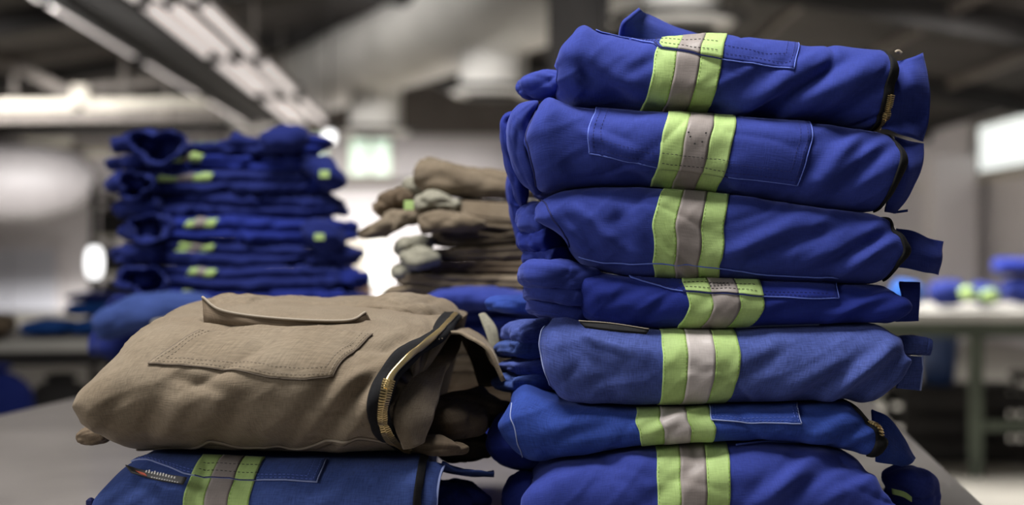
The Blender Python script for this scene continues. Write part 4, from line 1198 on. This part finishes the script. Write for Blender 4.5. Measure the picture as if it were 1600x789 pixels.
roll('inner_fold', [(660, 668, 1.58, 0.018, 0.04), (690, 655, 1.60, 0.022, 0.05), (712, 648, 1.64, 0.018, 0.05)], M['brown_dark'], la, seed=64, amp=0.003)
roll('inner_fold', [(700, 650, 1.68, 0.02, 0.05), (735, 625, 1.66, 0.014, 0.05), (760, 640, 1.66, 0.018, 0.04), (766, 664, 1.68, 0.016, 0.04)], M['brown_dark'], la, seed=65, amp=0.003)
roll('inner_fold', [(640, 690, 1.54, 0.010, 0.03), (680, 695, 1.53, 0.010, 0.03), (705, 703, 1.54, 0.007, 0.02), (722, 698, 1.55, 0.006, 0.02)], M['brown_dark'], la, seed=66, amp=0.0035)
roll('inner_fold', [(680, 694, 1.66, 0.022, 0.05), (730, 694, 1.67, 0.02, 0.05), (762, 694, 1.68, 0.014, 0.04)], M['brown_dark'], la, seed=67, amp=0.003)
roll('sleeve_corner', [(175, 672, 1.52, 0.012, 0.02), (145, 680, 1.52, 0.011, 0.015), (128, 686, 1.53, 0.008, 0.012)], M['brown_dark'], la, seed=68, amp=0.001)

# ------------------------------------------------------------------ BACK BLUE STACK
YB0 = 2.66
GB = 'blue coveralls in the tall stack behind the khaki one'
ord_ = ['bottom', 'second from the bottom', 'wide sprawling one low', 'third visible from the bottom', 'fourth visible from the bottom', 'fifth visible from the bottom', 'middle one', 'third from the top', 'second from the top', 'topmost one']
spec = [  # top, bottom, left, right, tape (x0, x1, y), material
    (565, 648, 180, 545, None), (488, 567, 172, 556, None), (452, 490, 196, 540, (292, 335, 452)), (414, 454, 205, 535, (290, 332, 436)), (378, 416, 208, 520, (272, 330, 392)),
    (340, 380, 212, 512, (287, 338, 347)), (303, 342, 208, 498, None), (268, 305, 192, 486, (250, 328, 296)), (240, 270, 200, 478, (266, 313, 252)), (206, 242, 204, 474, (285, 334, 226))]
prev = TABLE_Z
rs = np.random.RandomState(3)
for k, (yt, yb_, xl, xr, tp) in enumerate(spec):
    root = garment('blue coverall in the blurred back blue stack, %s' % ord_[k], (-0.5, YB0 + 0.15, px(0, yb_, YB0)[2]), GB)
    j = rs.uniform(-6, 6, 5)
    top = [(xl, yt + j[0]), (xl + 70, yt + j[1]), ((xl + xr) / 2, yt + j[2]), (xr - 70, yt + j[3]), (xr, yt + j[4] + 3)]
    if k == 9:
        top = [(200, 232), (222, 212), (250, 206), (285, 216), (330, 222), (400, 217), (430, 202), (462, 206), (474, 232)]
    b_ = Body(root, M[('blue_shaded', 'blue_shaded', 'blue_deep')[k % 3]], YB0 + rs.uniform(-0.012, 0.012), top, [(xl, yb_), (xr, yb_)], [(0, xl + 6), (0.5, xl), (1, xl + 10)], [(0, xr - 8), (0.5, xr), (1, xr - 10)],
              r=0.034, under=prev, seed=100 + k, nu=90, nn=34, amp=0.006, fold=0.008, gap=0.0003, groove=0.016, el=0.03, er=0.03, kl=0.7, kr=0.7, topfree=0.6 if k == 9 else 0.0, D=0.3, soft=5, auto=7)
    prev = b_
    if tp:
        x0, x1, y = tp
        h_ = 8
        sk = rs.uniform(3, 10)
        qa = [b_.find(x0, y + h_), b_.find(x1, y - h_)]
        v0, v1 = sorted((b_.find(x0, y + h_)[1], b_.find(x0, y - h_)[1]))
        v0 = min(max(v0, 0.5), 0.66); v1 = v0 + 0.11
        for a, c, mt, nm in ((0, 0.34, 'lime', 'lime_band'), (0.34, 0.66, 'silver', 'silver_band'), (0.66, 1, 'lime', 'lime_band')):
            ua, ub = qa[0][0] + (qa[1][0] - qa[0][0]) * a, qa[0][0] + (qa[1][0] - qa[0][0]) * c
            patch(b_, nm, lambda S_, W_, ua=ua, ub=ub: ua + (ub - ua) * S_ + 0.02 * W_, lambda S_, W_, v0=v0, v1=v1: v0 + (v1 - v0) * W_, M[mt], root, h=0.003, ns=8, nw=12)
    # bunched sleeves at both ends
    if k >= 1:
        hh = (yb_ - yt) / F * YB0 / 2 * 0.95
        ym = (yt + yb_) / 2
        roll('sleeve_fold', [(xl + 50, ym, YB0 + 0.02, hh, 0.04), (xl + 18, ym - 2, YB0 + 0.02, hh * 1.05, 0.05), (xl - 4 + j[0], ym + 4, YB0 + 0.05, hh * 0.8, 0.04)], M['blue_shaded'], root, seed=120 + k, amp=0.006, n=24, sides=44, freq=18, open_end=True, pleat=0.24, lobes=4)
        roll('sleeve_fold', [(xr - 40, ym, YB0 + 0.05, hh, 0.04), (xr + 5, ym, YB0 + 0.06, hh, 0.05), (xr + 18 + j[1], ym + 5, YB0 + 0.09, hh * 0.8, 0.04)], M['blue_deep' if k % 2 else 'blue_shaded'], root, seed=140 + k, amp=0.006, n=24, sides=44, freq=18, open_end=True, pleat=0.24, lobes=4)
    if k in (3, 5, 7, 9):
        cx_, cy_, rx_, rz_ = {9: (243, 228, 42, 25), 8: (218, 262, 30, 19), 7: (212, 290, 30, 22), 5: (232, 356, 30, 22), 4: (228, 398, 32, 20), 3: (226, 436, 34, 20), 2: (222, 470, 40, 18)}[k]
        roll('open_sleeve', [(cx_, cy_, YB0 - 0.06, rz_ / F * YB0, rx_ / F * YB0), (cx_ + 8, cy_ + 2, YB0 + 0.0, rz_ / F * YB0 * 0.95, rx_ / F * YB0), (cx_ + 20, cy_ + 3, YB0 + 0.1, rz_ / F * YB0 * 0.8, rx_ / F * YB0 * 0.9)], M['blue_shaded'], root, seed=170 + k, amp=0.007, n=30, sides=48, freq=14, open_start=True, pleat=0.3, lobes=3)
    if k == 8:
        roll('sleeve_fold', [(470, 255, YB0 + 0.02, 0.015, 0.04), (508, 268, YB0 + 0.02, 0.026, 0.05), (520, 300, YB0 + 0.03, 0.022, 0.04)], M['blue_shaded'], root, seed=161, amp=0.004, n=24, sides=44, freq=18)
        box('lime_band', px(507, 272, YB0 - 0.045), (0.018, 0.004, 0.014), M['lime'], root, bevel=0.001)
    if k == 5:
        roll('sleeve_fold', [(478, 350, YB0 + 0.02, 0.015, 0.04), (505, 365, YB0 + 0.01, 0.028, 0.05), (520, 390, YB0 + 0.03, 0.02, 0.04)], M['blue_shaded'], root, seed=162, amp=0.004, n=24, sides=44, freq=18)
        box('lime_band', px(499, 370, YB0 - 0.06), (0.018, 0.004, 0.012), M['lime'], root, bevel=0.001)
    if k == 9:
        roll('rolled_collar', [(415, 225, YB0 - 0.01, 0.018, 0.05), (445, 216, YB0 - 0.02, 0.026, 0.05), (472, 222, YB0 + 0.0, 0.022, 0.04)], M['blue_shaded'], root, seed=164, amp=0.003, n=30, sides=48, freq=14)
    if k == 1:
        roll('collar_roll', [(168, 510, YB0 - 0.08, 0.03, 0.05), (215, 488, YB0 - 0.10, 0.034, 0.05), (300, 482, YB0 - 0.09, 0.03, 0.05), (340, 495, YB0 - 0.07, 0.02, 0.04)], M['denim'], root, seed=165, amp=0.004, n=30, sides=48, freq=14, open_start=True)
        sheet('pale_label', [[(238, 500, YB0 - 0.16), (280, 492, YB0 - 0.16)], [(232, 522, YB0 - 0.16), (276, 514, YB0 - 0.16)]], M['olive'], root, nu=6, nv=6)

# ------------------------------------------------------------------ BACK KHAKI STACK (on blue ones)
YK = 2.14
GK = 'khaki coveralls in the middle stack'
spec = [  # name, top pts, bottom y, left, right, mat, label
    ([(640, 640), (900, 640)], 704, 640, 900, 'blue_deep', 'blue coverall at the foot of the middle stack, on the grey table'),
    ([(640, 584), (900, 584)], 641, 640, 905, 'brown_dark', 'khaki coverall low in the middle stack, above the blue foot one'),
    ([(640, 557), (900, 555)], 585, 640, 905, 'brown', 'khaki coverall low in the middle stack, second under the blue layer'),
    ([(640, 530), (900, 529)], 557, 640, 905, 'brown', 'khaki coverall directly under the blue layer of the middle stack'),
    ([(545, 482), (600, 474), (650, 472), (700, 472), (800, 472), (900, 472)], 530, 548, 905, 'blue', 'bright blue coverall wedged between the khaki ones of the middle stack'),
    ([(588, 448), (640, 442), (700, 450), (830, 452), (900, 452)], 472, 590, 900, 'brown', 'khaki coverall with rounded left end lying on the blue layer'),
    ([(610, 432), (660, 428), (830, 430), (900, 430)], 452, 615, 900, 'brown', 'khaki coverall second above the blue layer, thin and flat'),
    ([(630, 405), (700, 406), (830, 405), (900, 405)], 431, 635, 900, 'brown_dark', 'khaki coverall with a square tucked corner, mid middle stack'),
    ([(640, 384), (700, 388), (830, 380), (900, 380)], 407, 662, 900, 'brown', 'khaki coverall with a dark sagging front, mid middle stack'),
    ([(655, 358), (700, 360), (830, 362), (900, 362)], 386, 664, 900, 'brown', 'flat khaki coverall fourth from the top of the middle stack'),
    ([(655, 334), (700, 330), (830, 342), (900, 342)], 361, 660, 900, 'brown', 'khaki coverall third from the top with an open folded left end'),
    ([(630, 305), (700, 310), (830, 312), (900, 312)], 338, 640, 900, 'brown', 'khaki coverall second from the top with sleeves hanging out at left'),
]
prev = TABLE_Z
for k, (tp, yb_, xl, xr, mt, lab_) in enumerate(spec):
    root = garment(lab_, (0.0, YK + 0.12, px(0, yb_, YK)[2]), GK)
    b_ = Body(root, M[mt], YK - 0.026 + 0.0035 * k + (0.004 if k % 2 else 0), tp, [(xl, yb_), (xr, yb_)], [(0, xl + 6), (0.5, xl), (1, xl + 8)], [(0, xr)], r=0.016, under=prev, seed=200 + k, nu=80, nn=30, amp=0.0035, fold=0.004, gap=0.0003, groove=0.007, el=0.035, kl=0.4, D=0.24, soft=5, auto=4)
    prev = b_
    if k == 4:
        roll('sleeve_fold', [(640, 490, YK - 0.04, 0.012, 0.04), (700, 470, YK - 0.05, 0.02, 0.05), (760, 468, YK - 0.05, 0.018, 0.05), (850, 478, YK - 0.04, 0.02, 0.05)], M['blue'], root, seed=210, amp=0.002)
        roll('sleeve_fold', [(540, 485, YK + 0.02, 0.008, 0.04), (590, 476, YK, 0.012, 0.05), (660, 485, YK, 0.014, 0.05)], M['blue'], root, seed=211, amp=0.002)
        roll('sleeve_fold', [(760, 505, YK - 0.03, 0.012, 0.04), (850, 505, YK - 0.03, 0.014, 0.04)], M['blue_deep'], root, seed=212, amp=0.002)
    if k == 7:
        roll('tucked_corner', [(632, 412, YK - 0.01, 0.018, 0.03), (655, 404, YK - 0.02, 0.02, 0.03), (672, 410, YK, 0.012, 0.03)], M['olive'], root, seed=213, amp=0.003)
    if k == 8:
        roll('sleeve_fold', [(632, 398, YK + 0.03, 0.010, 0.02), (645, 384, YK + 0.01, 0.015, 0.03), (668, 378, YK - 0.01, 0.014, 0.03)], M['olive'], root, seed=214, amp=0.002)
        roll('sleeve_fold', [(622, 428, YK + 0.04, 0.010, 0.02), (634, 424, YK + 0.03, 0.014, 0.03), (655, 426, YK + 0.02, 0.012, 0.03)], M['olive'], root, seed=219, amp=0.002)
    if k == 10:
        roll('open_fold', [(660, 352, YK - 0.02, 0.016, 0.025), (690, 346, YK - 0.025, 0.018, 0.03), (760, 352, YK - 0.015, 0.012, 0.03)], M['brown'], root, seed=215, amp=0.002, open_start=True)
    if k == 11:
        roll('hanging_sleeve', [(570, 370, YK + 0.03, 0.005, 0.02), (595, 358, YK + 0.01, 0.014, 0.03), (620, 344, YK + 0.01, 0.016, 0.03), (660, 334, YK + 0.01, 0.014, 0.03), (700, 328, YK + 0.01, 0.012, 0.03)], M['brown'], root, seed=216, amp=0.004)
        roll('hanging_sleeve', [(600, 330, YK + 0.05, 0.018, 0.03), (615, 312, YK + 0.04, 0.018, 0.03), (645, 308, YK + 0.03, 0.016, 0.04)], M['brown_dark'], root, seed=217, amp=0.003, open_start=True)
        roll('hanging_sleeve', [(648, 322, YK + 0.0, 0.010, 0.025), (682, 314, YK - 0.005, 0.014, 0.03), (722, 324, YK - 0.005, 0.010, 0.03)], M['olive'], root, seed=218, amp=0.004)
        box('lime_band', px(639, 321, YK - 0.06), (0.014, 0.004, 0.014), M['lime'], root, bevel=0.001)
        sheet('pocket_flap', [[(722, 314, YK - 0.012), (780, 317, YK - 0.012), (850, 320, YK - 0.012)], [(720, 335, YK - 0.022), (780, 342, YK - 0.022), (850, 345, YK - 0.022)]], M['brown'], root, amp=0.001, nu=10)
root = garment('rolled khaki coverall lying on top of the middle stack', (0.0, YK + 0.05, px(0, 310, YK)[2]), GK)
roll('rolled_body', [(664, 272, YK + 0.05, 0.026, 0.04), (690, 278, YK + 0.04, 0.029, 0.045), (760, 288, YK + 0.04, 0.024, 0.045), (840, 292, YK + 0.04, 0.020, 0.045), (900, 294, YK + 0.04, 0.019, 0.045)], M['brown'], root, seed=220, amp=0.002, open_start=True, n=60)
roll('tail_fold', [(636, 298, YK + 0.07, 0.010, 0.02), (652, 290, YK + 0.06, 0.016, 0.03), (676, 296, YK + 0.05, 0.012, 0.03)], M['olive'], root, seed=221, amp=0.003, open_start=True)

# ------------------------------------------------------------------ things on the far tables
def bundle(label, x0, x1, y0, y1, Y, mat, seed, group, z0):
    root = empty('folded_garment', (*px((x0 + x1) / 2, 0, Y)[:2], z0), label, 'garment', group)
    zt_ = px(0, y0, Y)[2]
    cy = CY - ((zt_ + z0) / 2 - CZ) / Y * F
    hz = (zt_ - z0) / 2
    roll('folded_body', [(x0, cy, Y, hz * 0.94, 0.16), ((x0 * 2 + x1) / 3, cy, Y, hz * 0.97, 0.18), ((x0 + 2 * x1) / 3, cy, Y, hz * 0.95, 0.18), (x1, cy, Y, hz * 0.9, 0.16)], mat, root, seed=seed, amp=hz * 0.14, n=30, sides=24, freq=8)
    roll('sleeve_fold', [(x0 + 5, cy - hz * 0.1 / Y * F, Y - 0.12, hz * 0.5, 0.05), ((x0 + x1) / 2, cy, Y - 0.15, hz * 0.55, 0.05), (x1 - 5, cy - hz * 0.2 / Y * F, Y - 0.12, hz * 0.5, 0.05)], mat, root, seed=seed + 1, amp=hz * 0.12, n=24, sides=18, freq=10)
    return root


GT = 'blue garments on the left table'
zt0 = TABLE_Z
bundle('azure blue folded garment on the left table, nearest the door', 46, 112, 498, 535, 5.15, M['azure'], 301, GT, zt0)
bundle('azure blue folded garment on the left table, middle of the lower row', 122, 190, 496, 535, 5.2, M['azure'], 303, GT, zt0)
ztop = px(0, 495, 5.2)[2]
bundle('azure blue folded garment lying on top of the left table pile', 114, 190, 470, 496, 5.25, M['azure'], 305, GT, ztop)
bundle('dark navy folded garment crowning the left table pile', 118, 180, 456, 471, 5.25, M['navy'], 307, GT, px(0, 471, 5.2)[2])
bundle('olive brown bundled garment at the left table end', -40, 14, 488, 540, 4.95, M['brown_dark'], 309, GT, zt0)
# hanging things under the left table
for k, (x0, x1, y0, Y, mt, lab_) in enumerate(((-40, 24, 575, 4.75, 'navy', 'dark blue sack standing under the left table end'), (40, 150, 590, 5.0, 'steel_dark', 'black sack standing under the left table middle'))):
    r_ = empty('fabric_sack', (*px((x0 + x1) / 2, 0, Y)[:2], 0), lab_, 'sack')
    zt_ = px(0, y0, Y)[2]
    xm = (x0 + x1) / 2
    yb_ = CY + (CZ - 0.01) / Y * F
    roll('sack_body', [(xm, yb_, Y, 0.0 + (x1 - x0) / 2 / F * Y, 0.16), (xm, (y0 + yb_) / 2, Y, (x1 - x0) / 2 / F * Y, 0.17), (xm, y0, Y, (x1 - x0) / 2 / F * Y * 0.8, 0.12)], M[mt], r_, seed=320 + k, amp=0.012, n=30, sides=24, freq=6)
    roll('sack_neck', [(xm, y0 + 6, Y, 0.05, 0.05), (xm, y0 - 8, Y, 0.06, 0.06)], M[mt], r_, seed=330 + k, amp=0.006, n=12, sides=16, freq=10)

GRT = 'garments on the right table'
bundle('dark navy heap of clothing on the right table, lime patches on it', 1452, 1506, 436, 482, 7.55, M['navy'], 341, GRT, TABLE_Z + 0.012)
hp = bundle('dark navy crumpled garment on the right table, beside the heap', 1514, 1560, 440, 482, 7.6, M['navy'], 343, GRT, TABLE_Z + 0.012)
bundle('dark blue folded garment at the right end of the right table', 1568, 1660, 430, 480, 7.75, M['navy'], 345, GRT, TABLE_Z + 0.012)
bundle('deep blue folded garment on top at the right end of the table', 1556, 1650, 402, 431, 7.75, M['blue_deep'], 347, GRT, px(0, 430, 7.75)[2])
bundle('azure garment on the right table beside the tall stack', 1395, 1440, 438, 482, 7.6, M['azure'], 349, GRT, TABLE_Z + 0.012)
for (x, y) in ((1512, 458), (1545, 462)):
    roll('lime_patch', [(x - 12, y + 4, 7.36, 0.025, 0.03), (x, y, 7.34, 0.035, 0.03), (x + 14, y + 4, 7.36, 0.025, 0.03)], M['lime'], hp, seed=int(x), amp=0.006, n=14, sides=14)

M['bin_blue'] = plain('blue_plastic', (0.02, 0.05, 0.16), 0.5)
bn = empty('plastic_bin', (*px(1466, 0, 7.9)[:2], 0.0), 'blue plastic bin on a crate under the right table', 'bin')
c = px(1466, 560, 7.9)
cyl('bin_body', (c[0], 7.9, 0.42), (c[0], 7.9, 0.76), 0.085, 0.11, M['bin_blue'], bn, rings=[(0, 0.08), (0.04, 0.09), (0.95, 0.115), (1, 0.12)])
cyl('bin_rim', (c[0], 7.9, 0.745), (c[0], 7.9, 0.765), 0.128, 0.128, M['bin_blue'], bn)
cr = empty('storage_crate', (c[0] + 0.1, 7.9, 0), 'dark crate standing on the floor below the blue bin', 'crate')
for s_ in (-1, 1):
    for zz in (0.08, 0.21, 0.34):
        box('slat', (c[0] + 0.1, 7.9 + s_ * 0.2, zz), (0.7, 0.02, 0.1), M['steel_dark'], cr)
    for t_ in (-1, 1):
        box('corner_post', (c[0] + 0.1 + t_ * 0.33, 7.9 + s_ * 0.18, 0.205), (0.04, 0.03, 0.41), M['steel_dark'], cr)
box('crate_lid', (c[0] + 0.1, 7.9, 0.405), (0.7, 0.4, 0.02), M['steel_dark'], cr)
box('crate_floor', (c[0] + 0.1, 7.9, 0.02), (0.66, 0.36, 0.02), M['steel_dark'], cr)
cc = px(1650, 590, 8.0)
ch = empty('stacking_chair', (cc[0], 8.0, 0), 'dark chair pushed under the right table', 'chair')
box('seat', (cc[0], 8.0, 0.45), (0.4, 0.4, 0.04), M['steel_dark'], ch, bevel=0.015)
box('backrest', (cc[0] + 0.19, 8.0, 0.63), (0.03, 0.38, 0.22), M['steel_dark'], ch, bevel=0.012)
for sx in (-1, 1):
    for sy in (-1, 1):
        box('leg', (cc[0] + 0.17 * sx, 8.0 + 0.17 * sy, 0.215), (0.03, 0.03, 0.43), M['steel_brown'], ch)
    bar('back_post', (cc[0] + 0.19, 8.0 + 0.17 * sx, 0.43), (cc[0] + 0.19, 8.0 + 0.17 * sx, 0.72), 0.025, 0.025, M['steel_brown'], ch)

# storage rack behind the left table
rk = empty('storage_rack', (*px(196, 0, 9.8)[:2], 0), 'tall dark storage rack behind the back blue stack', 'rack')
rx0, rx1 = px(160, 0, 9.8)[0], px(245, 0, 9.8)[0]
for x in (rx0, rx1):
    for y in (9.6, 10.0):
        box('upright', (x, y, 0.8), (0.04, 0.04, 1.6), M['steel_dark'], rk)
shelf_z = (0.3, 0.75, 1.0, 1.25, 1.5)
for z in shelf_z:
    box('shelf', ((rx0 + rx1) / 2, 9.8, z), (rx1 - rx0, 0.44, 0.03), M['cream'] if z in (1.0, 1.25) else M['steel_dark'], rk)
for k, z in enumerate(shelf_z[1:4]):
    for j in range(2):
        o = empty('storage_box', (rx0 + 0.1 + 0.18 * j, 9.8, z + 0.015), 'dark box on the storage rack, %s shelf from the floor, %s' % (('second', 'third', 'fourth')[k], ('beside the lamp post', 'beside the blue stack')[j]), 'box', 'boxes on the storage rack')
        h_ = 0.16 - 0.02 * ((k + j) % 2)
        box('carton', (rx0 + 0.1 + 0.18 * j, 9.8, z + 0.016 + h_ / 2), (0.15, 0.3, h_), M['steel_dark'], o, bevel=0.008)
        box('lid', (rx0 + 0.1 + 0.18 * j, 9.8, z + 0.018 + h_ + 0.01), (0.158, 0.31, 0.02), M['steel_brown'], o, bevel=0.006)

# pinkish carton seen between the stacks
M['pink_card'] = plain('pinkish_cardboard', (0.55, 0.36, 0.28), 0.8)
pc = empty('cardboard_box', (*px(556, 0, 6.0)[:2], 0.85), 'pinkish cardboard box seen between the blue and khaki stacks', 'box')
c = px(556, 0, 6.0)
box('carton', (c[0], 6.0, 0.851 + 0.08), (0.13, 0.16, 0.16), M['pink_card'], pc, bevel=0.006)
box('lid', (c[0], 6.0, 0.85 + 0.165), (0.14, 0.17, 0.012), M['pink_card'], pc, bevel=0.004)
table('work_table', 'small pale table beyond the stacks with the pinkish box on it', [(c[0] - 0.35, 5.75), (c[0] + 0.5, 5.75), (c[0] + 0.5, 6.4), (c[0] - 0.35, 6.4)], 0.85, M['table_pale'], M['steel_dark'], [(c[0] - 0.3, 5.8), (c[0] + 0.44, 5.8), (c[0] + 0.44, 6.34), (c[0] - 0.3, 6.34)])
